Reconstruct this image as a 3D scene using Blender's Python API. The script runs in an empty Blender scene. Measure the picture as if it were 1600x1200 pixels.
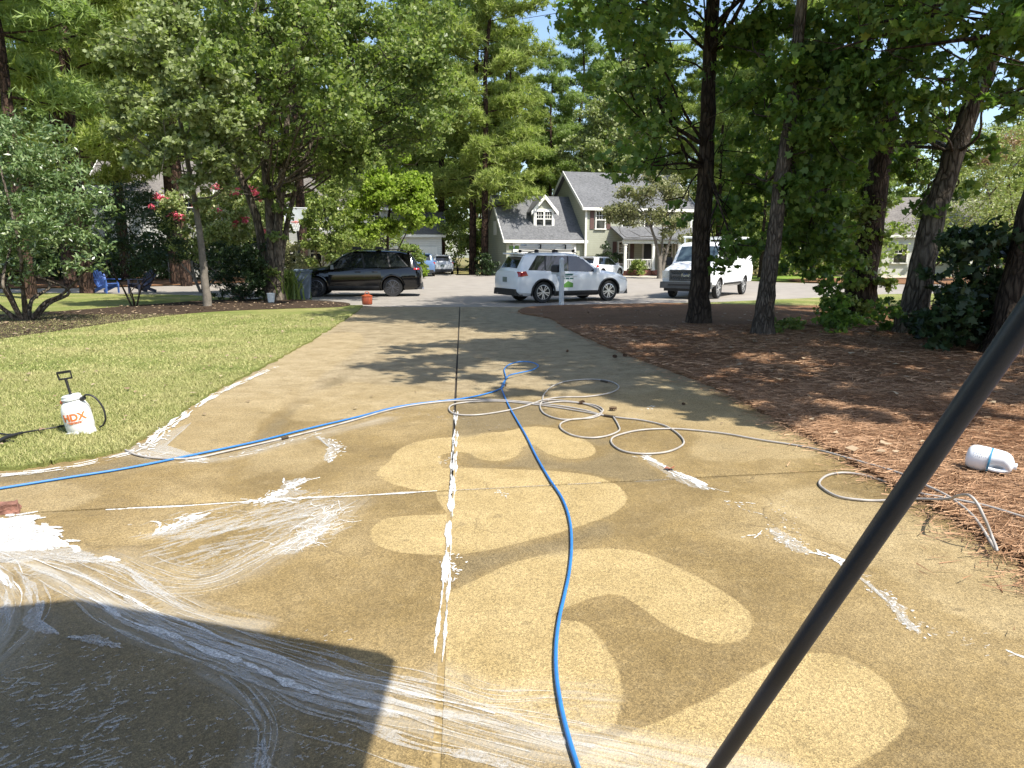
import bpy, bmesh, math, random
import numpy as np
from mathutils import Matrix, Vector

R_ = math.radians
scene = bpy.context.scene
col = scene.collection

# ------------------------------------------------------------------ camera, sky, sun, exposure
CAM_H, FOC, PITCH = 1.6, 1109.0, R_(10.32)      # metres, pixels of a 1600 wide frame, downward pitch
cam_d = bpy.data.cameras.new('camera'); cam = bpy.data.objects.new('camera', cam_d); col.objects.link(cam)
cam.location = (0, 0, CAM_H); cam.rotation_euler = (R_(90) - PITCH, 0, 0)
cam_d.sensor_width = 36.0; cam_d.lens = 36.0 * FOC / 1600.0
cam_d.clip_start = 0.05; cam_d.clip_end = 2000
scene.camera = cam

SUN_EL, SUN_AZ = R_(55), math.atan2(0.77, -0.64)      # azimuth from +Y towards +X
world = bpy.data.worlds.new('World'); scene.world = world; world.use_nodes = True
wn = world.node_tree.nodes; wl = world.node_tree.links
sky = wn.new('ShaderNodeTexSky'); sky.sky_type = 'NISHITA'; sky.sun_disc = False
sky.sun_elevation = SUN_EL; sky.sun_rotation = SUN_AZ
sky.air_density = 1.0; sky.dust_density = 1.2; sky.ozone_density = 1.2
wn['Background'].inputs['Strength'].default_value = 0.15
wl.new(sky.outputs[0], wn['Background'].inputs['Color'])
sd = bpy.data.lights.new('sun', 'SUN'); sun = bpy.data.objects.new('sun', sd); col.objects.link(sun)
sd.energy = 5.0; sd.angle = R_(0.53); sd.color = (1.0, 0.95, 0.86)
sdir = Vector((math.sin(SUN_AZ) * math.cos(SUN_EL), math.cos(SUN_AZ) * math.cos(SUN_EL), math.sin(SUN_EL)))
sun.rotation_euler = sdir.to_track_quat('Z', 'Y').to_euler()
vs = scene.view_settings
scene.display_settings.display_device = 'sRGB'
vs.view_transform = 'Standard'; vs.look = 'None'; vs.gamma = 1.0; vs.use_curve_mapping = False
vs.exposure = 0.82
scene.cycles.max_bounces = 8; scene.cycles.transparent_max_bounces = 12
scene.cycles.use_denoising = True

# ------------------------------------------------------------------ ground points of the survey
def ray(px, py):
    cx, cy = (px - 800) / FOC, (py - 600) / FOC
    c, s = math.cos(PITCH), math.sin(PITCH)
    return np.array([cx, c - cy * s, -s - cy * c])
def at(px, py, z=0.0):
    d = ray(px, py); t = (z - CAM_H) / d[2]
    return np.array([d[0] * t, d[1] * t, z])
def pt(px, py, Y):
    d = ray(px, py); t = Y / d[1]
    return np.array([d[0] * t, Y, CAM_H + d[2] * t])
def ats(pix, z=0.0): return np.array([at(x, y, z) for x, y in pix])
def catmull(P, n=8, closed=False):
    P = np.asarray(P, float)
    if closed: Q = np.vstack([P[-1], P, P[0], P[1]])
    else: Q = np.vstack([2 * P[0] - P[1], P, 2 * P[-1] - P[-2]])
    out = []
    for i in range(1, len(Q) - 2):
        a, b, c, d = Q[i - 1], Q[i], Q[i + 1], Q[i + 2]
        for k in range(n):
            t = k / n
            out.append(.5 * ((2 * b) + (c - a) * t + (2 * a - 5 * b + 4 * c - d) * t * t + (3 * b - a - 3 * c + d) * t ** 3))
    if not closed: out.append(Q[-2])
    return np.array(out)
def inside(pts, poly):
    x, y = pts[:, 0], pts[:, 1]; r = np.zeros(len(pts), bool)
    n = len(poly)
    for i in range(n):
        x1, y1 = poly[i][:2]; x2, y2 = poly[(i + 1) % n][:2]
        if y1 == y2: continue
        c = ((y1 > y) != (y2 > y)) & (x < (x2 - x1) * (y - y1) / (y2 - y1) + x1)
        r ^= c
    return r
def seg_dist(pts, poly, closed):
    """distance, arc length and signed side distance to a polyline"""
    n = len(poly); m = n if closed else n - 1
    best = np.full(len(pts), 1e9); u = np.zeros(len(pts)); v = np.zeros(len(pts)); acc = 0
    for i in range(m):
        a = poly[i][:2]; b = poly[(i + 1) % n][:2]; e = b - a; L = np.hypot(*e)
        if L < 1e-9: continue
        e = e / L; w = pts - a
        t = np.clip(w @ e, 0, L); q = w - np.outer(t, e); d = np.hypot(q[:, 0], q[:, 1])
        k = d < best
        best[k] = d[k]; u[k] = acc + t[k]; v[k] = (e[0] * w[k, 1] - e[1] * w[k, 0])
        acc += L
    return best, u, v

# ------------------------------------------------------------------ materials
class NT:
    def __init__(s, name):
        s.m = bpy.data.materials.new(name); s.m.use_nodes = True
        s.t = s.m.node_tree; s.b = s.t.nodes['Principled BSDF']; s.out = s.t.nodes['Material Output']
    def n(s, typ, **kw):
        x = s.t.nodes.new('ShaderNode' + typ)
        for k, v in kw.items():
            if k[0] == '_': setattr(x, k[1:], v)
        return x
    def l(s, a, b): s.t.links.new(a, b)
    def coord(s, kind='Object'): return s.n('TexCoord').outputs[kind]
    def noise(s, vec, scale, detail=4, rough=.55, dist=0):
        x = s.n('TexNoise'); x.inputs['Scale'].default_value = scale; x.inputs['Detail'].default_value = detail
        x.inputs['Roughness'].default_value = rough; x.inputs['Distortion'].default_value = dist
        if vec is not None: s.l(vec, x.inputs['Vector'])
        return x.outputs['Fac']
    def mapping(s, vec, scale=(1, 1, 1), rot=(0, 0, 0)):
        x = s.n('Mapping'); x.inputs['Scale'].default_value = scale; x.inputs['Rotation'].default_value = rot
        s.l(vec, x.inputs['Vector']); return x.outputs[0]
    def ramp(s, fac, stops, interp='LINEAR'):
        x = s.n('ValToRGB'); cr = x.color_ramp; cr.interpolation = interp
        while len(cr.elements) < len(stops): cr.elements.new(.5)
        for e, (p, c) in zip(cr.elements, stops):
            e.position = p; e.color = (c, c, c, 1) if isinstance(c, (int, float)) else (*c, 1)
        s.l(fac, x.inputs[0]); return x.outputs[0]
    def val(s, x, sock):
        if isinstance(x, (int, float)): sock.default_value = x
        elif isinstance(x, (tuple, list)): sock.default_value = (*x, 1)
        else: s.l(x, sock)
    def math(s, op, a, b=0.0, clamp=False):
        x = s.n('Math'); x.operation = op; x.use_clamp = clamp
        s.val(a, x.inputs[0]); s.val(b, x.inputs[1]); return x.outputs[0]
    def mix(s, fac, a, b, blend='MIX'):
        x = s.n('Mix'); x.data_type = 'RGBA'; x.blend_type = blend
        s.val(fac, x.inputs[0]); s.val(a, x.inputs[6]); s.val(b, x.inputs[7]); return x.outputs[2]
    def attr(s, name):
        x = s.n('Attribute'); x.attribute_name = name; return x.outputs['Fac']
    def smooth(s, v, a, b):
        x = s.n('MapRange'); x.interpolation_type = 'SMOOTHSTEP'
        x.inputs['From Min'].default_value = a; x.inputs['From Max'].default_value = b
        s.l(v, x.inputs['Value']); return x.outputs[0]
    def bump(s, h, strength=.3, dist=.01):
        x = s.n('Bump'); x.inputs['Strength'].default_value = strength; x.inputs['Distance'].default_value = dist
        s.l(h, x.inputs['Height']); s.l(x.outputs[0], s.b.inputs['Normal'])
    def set(s, color=None, rough=None, metal=None, spec=None):
        if color is not None: s.val(color, s.b.inputs['Base Color'])
        if rough is not None: s.val(rough, s.b.inputs['Roughness'])
        if metal is not None: s.val(metal, s.b.inputs['Metallic'])
        if spec is not None: s.val(spec, s.b.inputs['Specular IOR Level'])
        return s.m

def M(name, c, rough=.5, metal=0.0, var=.12, scale=6, bump=0, bscale=40, spec=.5, coat=0, detail=4):
    t = NT(name); v = t.coord()
    f = t.noise(v, scale, detail)
    lo = tuple(max(0, x * (1 - var)) for x in c); hi = tuple(min(1, x * (1 + var)) for x in c)
    c_ = t.ramp(f, [(.3, lo), (.7, hi)])
    t.set(c_, rough, metal, spec)
    if coat: t.b.inputs['Coat Weight'].default_value = coat; t.b.inputs['Coat Roughness'].default_value = .04
    if bump: t.bump(t.noise(v, bscale, 5), bump, .01)
    return t.m

def leafmat(name, dark, light, trans=.35, rough=.45, spec=.4, warm=None):
    t = NT(name)
    g = t.n('NewGeometry')
    cc = t.ramp(g.outputs['Random Per Island'], [(0, dark), (.75, light), (1, warm or light)])
    big = t.noise(t.coord(), .9, 2)
    cc = t.mix(t.ramp(big, [(.35, 0.0), (.65, .35)]), cc, tuple(x * 1.35 for x in light))
    t.set(cc, rough, 0, spec)
    tr = t.n('BsdfTranslucent'); t.l(t.mix(1.0, cc, (1.0, 1.15, .55), 'MULTIPLY'), tr.inputs['Color'])
    mx = t.n('MixShader'); mx.inputs[0].default_value = trans
    t.l(t.b.outputs[0], mx.inputs[1]); t.l(tr.outputs[0], mx.inputs[2]); t.l(mx.outputs[0], t.out.inputs['Surface'])
    return t.m

def barkmat(name, lo, hi, sz=(9, 9, 2.2), depth=.05, strength=.9):
    t = NT(name); v = t.mapping(t.coord(), sz)
    n1 = t.noise(v, 1.6, 6, .65, .4)
    vo = t.n('TexVoronoi'); vo.feature = 'DISTANCE_TO_EDGE'; vo.inputs['Scale'].default_value = 1.3
    dv = t.n('VectorMath'); dv.operation = 'ADD'; t.l(v, dv.inputs[0])
    nz = t.n('TexNoise'); nz.inputs['Scale'].default_value = 1.2; t.l(v, nz.inputs['Vector']); t.l(nz.outputs['Color'], dv.inputs[1])
    t.l(dv.outputs[0], vo.inputs['Vector'])
    e = t.ramp(vo.outputs['Distance'], [(0, 0.0), (.22, 1.0)])
    h = t.math('ADD', t.math('MULTIPLY', e, .7), t.math('MULTIPLY', n1, .5))
    big = t.noise(t.coord(), 1.4, 3)
    c_ = t.mix(t.math('MULTIPLY', e, t.ramp(n1, [(.3, .15), (.75, 1.0)])), lo, hi)
    c_ = t.mix(t.ramp(big, [(.5, 0.0), (.75, .5)]), c_, tuple(min(1, x * 1.5) for x in hi))
    t.set(c_, .9, 0, .15); t.bump(h, strength, depth)
    return t.m

# ------------------------------------------------------------------ objects
def link(o, parent=None):
    col.objects.link(o)
    if parent is not None: o.parent = parent
    return o
def tag(o, label=None, cat=None, group=None, kind=None):
    if label: o['label'] = label
    if cat: o['category'] = cat
    if group: o['group'] = group
    if kind: o['kind'] = kind
    return o
def thing(name, label, cat, loc=(0, 0, 0), rz=0.0, group=None):
    o = bpy.data.objects.new(name, None); o.empty_display_size = .2; link(o)
    o.location = loc; o.rotation_euler = (0, 0, rz)
    return tag(o, label, cat, group)
def copy_tree(o, parent=None):
    c = o.copy(); col.objects.link(c); c.parent = parent
    for ch in list(o.children): copy_tree(ch, c)
    return c
def np_mesh(name, V, k, mat=None, smooth=False, attrs=None):
    """mesh whose faces are consecutive k-gons of V"""
    V = np.asarray(V, np.float32).reshape(-1, 3); n = len(V) // k
    me = bpy.data.meshes.new(name); me.vertices.add(n * k); me.vertices.foreach_set('co', V.ravel())
    me.loops.add(n * k); me.loops.foreach_set('vertex_index', np.arange(n * k, dtype=np.int32))
    me.polygons.add(n); me.polygons.foreach_set('loop_start', np.arange(0, n * k, k, dtype=np.int32))
    me.update(calc_edges=True)
    if mat: me.materials.append(mat)
    return me
def mesh_obj(name, me, parent=None):
    return link(bpy.data.objects.new(name, me), parent)

def rot_xyz(r): return np.array(Matrix.Rotation(r[2], 3, 'Z') @ Matrix.Rotation(r[1], 3, 'Y') @ Matrix.Rotation(r[0], 3, 'X'))
class MB:
    def __init__(s): s.v = []; s.f = []
    def add(s, V, F):
        o = len(s.v); s.v += [tuple(float(q) for q in p) for p in V]; s.f += [tuple(i + o for i in f) for f in F]; return s
    def box(s, c, d, rot=None, taper=None):
        x, y, z = d[0] / 2, d[1] / 2, d[2] / 2
        V = np.array([(-x, -y, -z), (x, -y, -z), (x, y, -z), (-x, y, -z), (-x, -y, z), (x, -y, z), (x, y, z), (-x, y, z)], float)
        if taper is not None: V[4:, :2] *= taper
        if rot is not None: V = V @ rot_xyz(rot).T
        return s.add(V + np.array(c, float), [(0, 3, 2, 1), (4, 5, 6, 7), (0, 1, 5, 4), (1, 2, 6, 5), (2, 3, 7, 6), (3, 0, 4, 7)])
    def bar(s, a, b, w, h=None):
        a = np.array(a, float); b = np.array(b, float); d = b - a; L = np.linalg.norm(d); d /= L
        up = np.array([0, 0, 1.]) if abs(d[2]) < .95 else np.array([0, 1., 0])
        r = np.cross(d, up); r /= np.linalg.norm(r); u = np.cross(r, d); h = h or w
        V = []
        for p in (a, b):
            for i, j in ((-1, -1), (1, -1), (1, 1), (-1, 1)): V.append(p + r * i * w / 2 + u * j * h / 2)
        return s.add(V, [(0, 1, 2, 3), (7, 6, 5, 4), (0, 4, 5, 1), (1, 5, 6, 2), (2, 6, 7, 3), (3, 7, 4, 0)])
    def tube(s, P, r, n=8, cap=True):
        P = np.asarray(P, float); m = len(P); r = np.broadcast_to(np.asarray(r, float), (m,))
        T = np.gradient(P, axis=0); T /= np.linalg.norm(T, axis=1)[:, None] + 1e-12
        ref = np.array([0, 0, 1.]) if abs(T[0][2]) < .9 else np.array([1., 0, 0])
        N = np.cross(T[0], ref); N /= np.linalg.norm(N); V = []
        a = np.arange(n) * 2 * math.pi / n
        for i in range(m):
            N = N - T[i] * (N @ T[i]); N /= np.linalg.norm(N) + 1e-12; B = np.cross(T[i], N)
            V.append(P[i] + r[i] * (np.outer(np.cos(a), N) + np.outer(np.sin(a), B)))
        F = [(i * n + k, i * n + (k + 1) % n, (i + 1) * n + (k + 1) % n, (i + 1) * n + k) for i in range(m - 1) for k in range(n)]
        if cap: F += [tuple(range(n))[::-1], tuple((m - 1) * n + k for k in range(n))]
        return s.add(np.vstack(V), F)
    def lathe(s, prof, n=24, c=(0, 0, 0), axis=None):
        a = np.arange(n) * 2 * math.pi / n; V = []
        for r, z in prof:
            V.append(np.stack([r * np.cos(a), r * np.sin(a), np.full(n, z)], 1))
        V = np.vstack(V); m = len(prof)
        if axis is not None:
            V = V @ np.array(Vector((0, 0, 1)).rotation_difference(Vector(axis)).to_matrix()).T
        F = [(i * n + k, i * n + (k + 1) % n, (i + 1) * n + (k + 1) % n, (i + 1) * n + k) for i in range(m - 1) for k in range(n)]
        F += [tuple(range(n))[::-1], tuple((m - 1) * n + k for k in range(n))]
        return s.add(V + np.array(c, float), F)
    def prism(s, poly, t0, t1, ax=2):
        """polygon of 2-d points extruded along axis ax from t0 to t1"""
        n = len(poly); V = []
        for t in (t0, t1):
            for p in poly:
                q = list(p); q.insert(ax, t); V.append(q)
        F = [tuple(range(n)), tuple(range(2 * n - 1, n - 1, -1))] + [(i, i + n, (i + 1) % n + n, (i + 1) % n) for i in range(n)]
        return s.add(V, F)
    def mesh(s, name, mat=None, smooth=0):
        me = bpy.data.meshes.new(name); me.from_pydata(s.v, [], s.f); me.update()
        bm = bmesh.new(); bm.from_mesh(me); bmesh.ops.recalc_face_normals(bm, faces=bm.faces[:]); bm.to_mesh(me); bm.free()
        if smooth:
            me.polygons.foreach_set('use_smooth', [True] * len(me.polygons))
            me.set_sharp_from_angle(angle=R_(smooth))
        if mat: me.materials.append(mat)
        return me
    def build(s, name, mat, parent=None, smooth=0): return mesh_obj(name, s.mesh(name, mat, smooth), parent)

def text_mesh(body, size, extrude=.002, bold=0.0):
    cu = bpy.data.curves.new('lettering', 'FONT'); cu.body = body; cu.size = size; cu.extrude = extrude; cu.offset = bold
    cu.align_x = 'CENTER'; cu.align_y = 'CENTER'; cu.resolution_u = 3
    o = bpy.data.objects.new('lettering', cu); col.objects.link(o)
    dg = bpy.context.evaluated_depsgraph_get(); me = bpy.data.meshes.new_from_object(o.evaluated_get(dg))
    bpy.data.objects.remove(o); bpy.data.curves.remove(cu); return me
def mesh_co(me):
    a = np.empty(len(me.vertices) * 3, np.float32); me.vertices.foreach_get('co', a); return a.reshape(-1, 3).astype(float)

# ================================================================== GROUND
rng = np.random.default_rng(7)

def concrete_material():
    t = NT('driveway_concrete'); v = t.coord()
    sep = t.n('SeparateXYZ'); t.l(v, sep.inputs[0])
    n1 = t.noise(v, .8, 5, .6, .6); n2 = t.noise(v, 3.2, 6, .65, .3); n3 = t.noise(v, 11, 5, .7)
    stain = t.ramp(n1, [(.36, (.146, .101, .038)), (.50, (.214, .151, .061)), (.66, (.298, .222, .108))])
    stain = t.mix(t.ramp(n2, [(.40, .55), (.60, 0.0)]), stain, (.175, .125, .055))
    stain = t.mix(t.ramp(n3, [(.50, 0.0), (.75, .30)]), stain, (.34, .265, .14))
    # drier, greyer concrete towards the street; tan clay stain by the lawn edge
    far = t.smooth(t.math('ADD', sep.outputs['Y'], t.math('MULTIPLY', n1, 4.0)), 8.6, 11.5)
    grey = t.ramp(n2, [(.35, (.19, .145, .080)), (.65, (.31, .25, .152))])
    c_ = t.mix(far, stain, grey)
    # cleaned passes
    cl = t.math('ADD', t.attr('clean'), t.math('MULTIPLY', t.math('SUBTRACT', n3, .5), .022))
    clm = t.smooth(cl, -.008, .010)
    cleanc = t.ramp(n2, [(.32, (.290, .213, .093)), (.68, (.375, .282, .135))])
    c_ = t.mix(t.math('MULTIPLY', clm, .95), c_, cleanc)
    rn = t.smooth(t.math('ADD', t.attr('rinsed'), t.math('MULTIPLY', t.math('SUBTRACT', n2, .5), .22)), -.05, .06)
    c_ = t.mix(t.math('MULTIPLY', rn, .5), c_, t.ramp(n2, [(.3, (.27, .20, .095)), (.7, (.36, .285, .16))]))
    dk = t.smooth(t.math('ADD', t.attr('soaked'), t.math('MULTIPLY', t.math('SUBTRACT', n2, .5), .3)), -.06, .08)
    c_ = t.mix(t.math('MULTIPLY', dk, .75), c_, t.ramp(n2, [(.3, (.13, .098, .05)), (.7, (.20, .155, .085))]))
    vc = t.n('TexVoronoi'); vc.feature = 'DISTANCE_TO_EDGE'; vc.inputs['Scale'].default_value = .42; dvv = t.n('VectorMath'); dvv.operation = 'ADD'; t.l(v, dvv.inputs[0]); nzz = t.n('TexNoise'); nzz.inputs['Scale'].default_value = 3.0; nzz.inputs['Detail'].default_value = 6; t.l(v, nzz.inputs['Vector']); sv = t.n('VectorMath'); sv.operation = 'SCALE'; sv.inputs['Scale'].default_value = .35; t.l(nzz.outputs['Color'], sv.inputs[0]); t.l(sv.outputs[0], dvv.inputs[1]); t.l(dvv.outputs[0], vc.inputs['Vector'])
    crk = t.math('MULTIPLY', t.ramp(vc.outputs['Distance'], [(0, 1.0), (.0045, 0.0)]), t.ramp(n1, [(.52, 0.0), (.60, .55)]))
    c_ = t.mix(crk, c_, (.07, .05, .025))
    spt = t.noise(v, 7.5, 2, .5); c_ = t.mix(t.ramp(spt, [(.66, 0.0), (.72, .35)]), c_, (.10, .075, .04))
    # exposed aggregate and pits
    sp = t.noise(v, 230, 3, .8); sp2 = t.noise(v, 52, 3, .7)
    vo = t.n('TexVoronoi'); vo.inputs['Scale'].default_value = 140; t.l(v, vo.inputs['Vector'])
    peb = t.ramp(vo.outputs['Color'], [(.1, .60), (.5, 1.0), (.9, 1.42)])
    c_ = t.mix(.85, c_, peb, 'MULTIPLY')
    c_ = t.mix(1.0, c_, t.ramp(sp, [(.30, .34), (.5, 1.0), (.70, 1.72)]), 'MULTIPLY')
    c_ = t.mix(.28, c_, t.ramp(sp2, [(.30, .70), (.5, 1.0), (.7, 1.25)]), 'MULTIPLY')
    # thin milky soap film, streaked along its flow
    cb = t.n('CombineXYZ'); t.l(t.math('MULTIPLY', t.attr('flow_u'), 2.2), cb.inputs[0]); t.l(t.math('MULTIPLY', t.attr('flow_v'), 27), cb.inputs[1])
    st = t.noise(cb.outputs[0], 1.0, 5, .62, .9)
    fm = t.math('MULTIPLY', t.attr('film'), t.ramp(st, [(.36, 0.0), (.52, .55), (.68, 1.0)]), True)
    c_ = t.mix(t.math('MULTIPLY', fm, .62), c_, (.52, .50, .45))
    wet = t.smooth(t.attr('soaked'), -.1, .1)
    rg = t.math('SUBTRACT', .80, t.math('MULTIPLY', wet, .22))
    rg = t.math('SUBTRACT', rg, t.math('MULTIPLY', t.attr('film'), .15))
    t.set(c_, rg, 0, .35)
    t.bump(t.math('ADD', t.math('MULTIPLY', sp, .6), t.math('MULTIPLY', vo.outputs['Distance'], .5)), .55, .006)
    return t.m
CONC = concrete_material()

def grass_material(name, a, b, c, s=1.0):
    t = NT(name); v = t.coord()
    n1 = t.noise(v, .55 * s, 4, .6); n2 = t.noise(v, 5 * s, 5, .7); n3 = t.noise(v, 90, 3, .8)
    x = t.ramp(n1, [(.34, a), (.5, b), (.66, c)])
    x = t.mix(t.ramp(n2, [(.4, .5), (.62, 0.0)]), x, a)
    x = t.mix(1.0, x, t.ramp(n3, [(.3, .55), (.5, 1.0), (.72, 1.4)]), 'MULTIPLY')
    t.set(x, .9, 0, .15); t.bump(n3, .8, .03); return t.m
LAWN = grass_material('lawn_turf', (.155, .185, .048), (.235, .245, .078), (.33, .29, .125))
FARGRASS = grass_material('far_grass', (.13, .13, .042), (.20, .17, .07), (.27, .20, .10), .6)
def straw_material(name, dark, mid, light):
    t = NT(name); v = t.coord()
    a = t.noise(t.mapping(v, (14, 60, 20), (0, 0, .5)), 1.5, 5, .7, .8)
    b = t.noise(t.mapping(v, (60, 13, 20), (0, 0, -.35)), 1.5, 5, .7, .8)
    g = t.noise(v, 1.1, 4); f = t.math('MULTIPLY', t.math('ADD', a, b), .5)
    x = t.ramp(f, [(.34, dark), (.5, mid), (.64, light)])
    x = t.mix(t.ramp(g, [(.45, 0.0), (.7, .5)]), x, tuple(q * .6 for q in mid))
    t.set(x, .9, 0, .15); t.bump(f, 1.0, .03); return t.m
STRAW = straw_material('pine_straw', (.065, .034, .018), (.195, .100, .050), (.37, .215, .125))
MULCH_SHADED = straw_material('leaf_mulch_shaded', (.018, .012, .008), (.050, .033, .021), (.13, .09, .06))  # mulch tones darkened to stand in for tree shade over the bed
ASPH = M('street_asphalt', (.27, .245, .215), .85, var=.13, scale=1.3, bump=.4, bscale=160, spec=.2, detail=8)
PALE = M('pale_concrete', (.44, .40, .33), .85, var=.14, scale=.9, bump=.25, bscale=90, spec=.2, detail=8)
JOINT = M('joint_filler', (.035, .028, .020), .95, var=.3, scale=30)

def sheet(name, poly, z, mat, thick=.05):
    m = MB(); m.prism([tuple(p[:2]) for p in poly], z - thick, z); o = m.build(name, mat); o['kind'] = 'structure'; return o
m = MB(); m.box((0, 60, -.30), (700, 700, .4)); g = m.build('ground', FARGRASS); g['kind'] = 'structure'

# street: a cul-de-sac bulb with roads leaving left and right
street_poly = catmull([(-60, 33), (-34, 31.2), (-20, 30.2), (-13, 28.6), (-8.5, 25.2), (-5.2, 22.6), (-2, 22.15), (1.0, 22.3), (3.2, 23.4), (7, 24.6), (10.5, 26.6), (15, 29.4), (26, 32), (60, 36),
                       (60, 43), (26, 40), (17, 42), (13.5, 49), (8, 55.5), (-2, 58.5), (-8, 56.5), (-14, 47), (-20, 36.5), (-34, 34.0), (-60, 36)], 6, True)
sheet('street', street_poly, -.035, ASPH, .05)
# pale kerb gutter along the near edge of the street, either side of the driveway mouth
def ribbon(name, line, w, z, mat, kind='structure', h=.1):
    P = catmull(line, 8); T = np.gradient(P, axis=0); T /= np.linalg.norm(T, axis=1)[:, None]
    N = np.stack([-T[:, 1], T[:, 0]], 1); a = P[:, :2] + N * w / 2; b = P[:, :2] - N * w / 2; m = MB(); n = len(P)
    V = [(*p, z) for p in a] + [(*p, z) for p in b] + [(*p, z - h) for p in a] + [(*p, z - h) for p in b]
    F = [(i, i + 1, n + i + 1, n + i) for i in range(n - 1)] + [(2 * n + i, 2 * n + i + 1, i + 1, i) for i in range(n - 1)] + [(n + i, n + i + 1, 3 * n + i + 1, 3 * n + i) for i in range(n - 1)]
    m.add(V, F); o = m.build(name, mat); o['kind'] = kind; return o
ribbon('gutter', [(2.2, 22.9), (3.2, 23.3), (7, 24.45), (10.5, 26.4), (15, 29.2), (26, 31.8), (60, 35.8)], .45, -.02, PALE)
ribbon('gutter', [(-60, 32.8), (-34, 31.0), (-20, 30.0), (-13, 28.4), (-8.5, 25.0), (-5.4, 22.6)], .45, -.02, PALE)
# driveways on the far side of the street
sheet('far_driveway', [(8.3, 54.0), (13.2, 48.5), (12.6, 62), (8.0, 64)], -.024, PALE)
sheet('far_driveway', [(-9.5, 55.0), (-4.5, 58), (-6.0, 70), (-12, 70)], -.026, PALE)
sheet('far_driveway', [(22, 41.2), (30, 42.5), (33, 58), (26, 58)], -.022, PALE)
sheet('far_lawn', catmull([(13.6, 50), (16, 47), (24, 44), (24, 56), (13.4, 56)], 6, True), -.028, grass_material('bright_grass', (.12, .20, .03), (.19, .26, .05), (.26, .28, .08)))
sheet('far_straw_bed', catmull([(-45, 36.6), (-22, 37.2), (-14, 48), (-16, 52), (-45, 50)], 6, True), .0, STRAW)
sheet('far_straw_bed', catmull([(18.5, 42.6), (26, 41.2), (45, 43), (45, 52), (21, 50)], 6, True), -.01, STRAW)

# ---- the driveway: a base with six recessed-joint slabs
base = MB().box((-1.2, 9.2, -.075), (13.4, 26.4, .11)).build('driveway', JOINT); base['kind'] = 'structure'
J0, J1 = at(690, 1050)[:2], at(718, 490)[:2]
def joint_x(y): return J0[0] + (y - J0[1]) * (J1[0] - J0[0]) / (J1[1] - J0[1])
C1a, C1b = at(50, 800)[:2], at(1290, 735)[:2]; SK = (C1b[1] - C1a[1]) / (C1b[0] - C1a[0])
def cross1(x): return C1a[1] + (x - C1a[0]) * SK
def cross2(x): return 15.35 + x * .02
rows = [lambda x: -3.6 + 0 * x, cross1, cross2, lambda x: 22.32 + 0 * x]
cols = [lambda y: -7.4 + 0 * y, joint_x, lambda y: 4.6 + 0 * y]

clean_polys = [
 [(616,708),(632,697),(660,688),(700,683),(745,677),(790,674),(815,668),(840,666.5),(868,669),(890,676),(915,687),(930,700),(928,710),(912,716),(885,716.5),(862,711),(845,702),(832,694),(820,694),(815,704),(806,713),(790,719),(765,720),(745,716),(735,710),(728,707),(694,707),(689,712),(689,726),(692,731),(735,731),(800,733),(880,737),(930,744),(962,756),(978,772),(978,785),(965,798),(940,810),(900,824),(860,836),(820,846),(780,856),(735,864),(700,867),(660,866),(620,862),(590,852),(579,838),(580,826),(592,815),(615,808),(650,805),(700,803),(693,795),(684,781),(678,768),(650,765),(620,758),(597,749),(588,741),(596,730),(608,721)],
 [(700,927),(750,903),(800,880),(867,863),(917,857),(967,858),(1000,862),(1044,879),(1097,905),(1141,931),(1171,957),(1176,979),(1162,997),(1132,1006),(1097,1001),(1053,984),(1009,955),(985,938),(966,930),(940,930),(900,943),(872,957),(862,964),(885,969),(910,973),(937,997),(960,1033),(972,1077),(970,1110),(957,1133),(933,1145),(850,1140),(760,1110),(700,1078),(686,1045),(690,985),(694,940)],
 [(970,1150),(1053,1115),(1127,1080),(1184,1045),(1224,1027),(1272,1020),(1316,1025),(1359,1045),(1394,1076),(1416,1115),(1414,1141),(1390,1163),(1355,1185),(1333,1200),(1250,1240),(1100,1260),(950,1240),(900,1200),(930,1165)],
]
rinse_polys = [
 [(566,541),(510,582),(469,620),(412,657),(390,684),(345,704),(300,710),(232,712),(250,680),(337,615),(412,577),(506,524),(560,520)],
 [(455,655),(480,622),(540,598),(600,601),(690,612),(692,624),(600,640),(520,656)],
 [(420,702),(470,690),(520,702),(500,727),(465,742),(425,737),(380,747),(398,716)],
 [(940,640),(1010,600),(1100,610),(1200,660),(1290,705),(1180,720),(1080,715),(1080,670)],
 [(1270,760),(1420,800),(1600,900),(1640,1000),(1500,960),(1330,860),(1200,790)],
 [(-40,760),(60,752),(140,760),(150,775),(90,800),(0,805)],
]
soak_polys = [
 [(735,708),(757,722),(795,724),(818,712),(830,697),(860,716),(905,722),(945,712),(960,700),(1040,745),(1000,754),(930,742),(880,735),(800,731),(735,729)],
 [(715,868),(780,859),(860,840),(935,818),(960,830),(900,856),(820,872),(745,902),(716,915)],
 [(400,688),(430,655),(458,634),(470,630),(455,648),(440,672)], [(500,606),(520,594),(540,585),(535,598)],
 [(-60,745),(60,735),(150,728),(215,712),(230,722),(120,745),(0,757)],
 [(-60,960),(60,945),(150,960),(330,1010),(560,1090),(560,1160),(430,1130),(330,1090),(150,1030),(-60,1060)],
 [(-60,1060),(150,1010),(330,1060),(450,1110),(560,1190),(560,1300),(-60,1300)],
 [(715,622),(830,630),(870,650),(875,672),(960,690),(930,695),(890,672),(840,664),(780,672),(715,680)],
]
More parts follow.
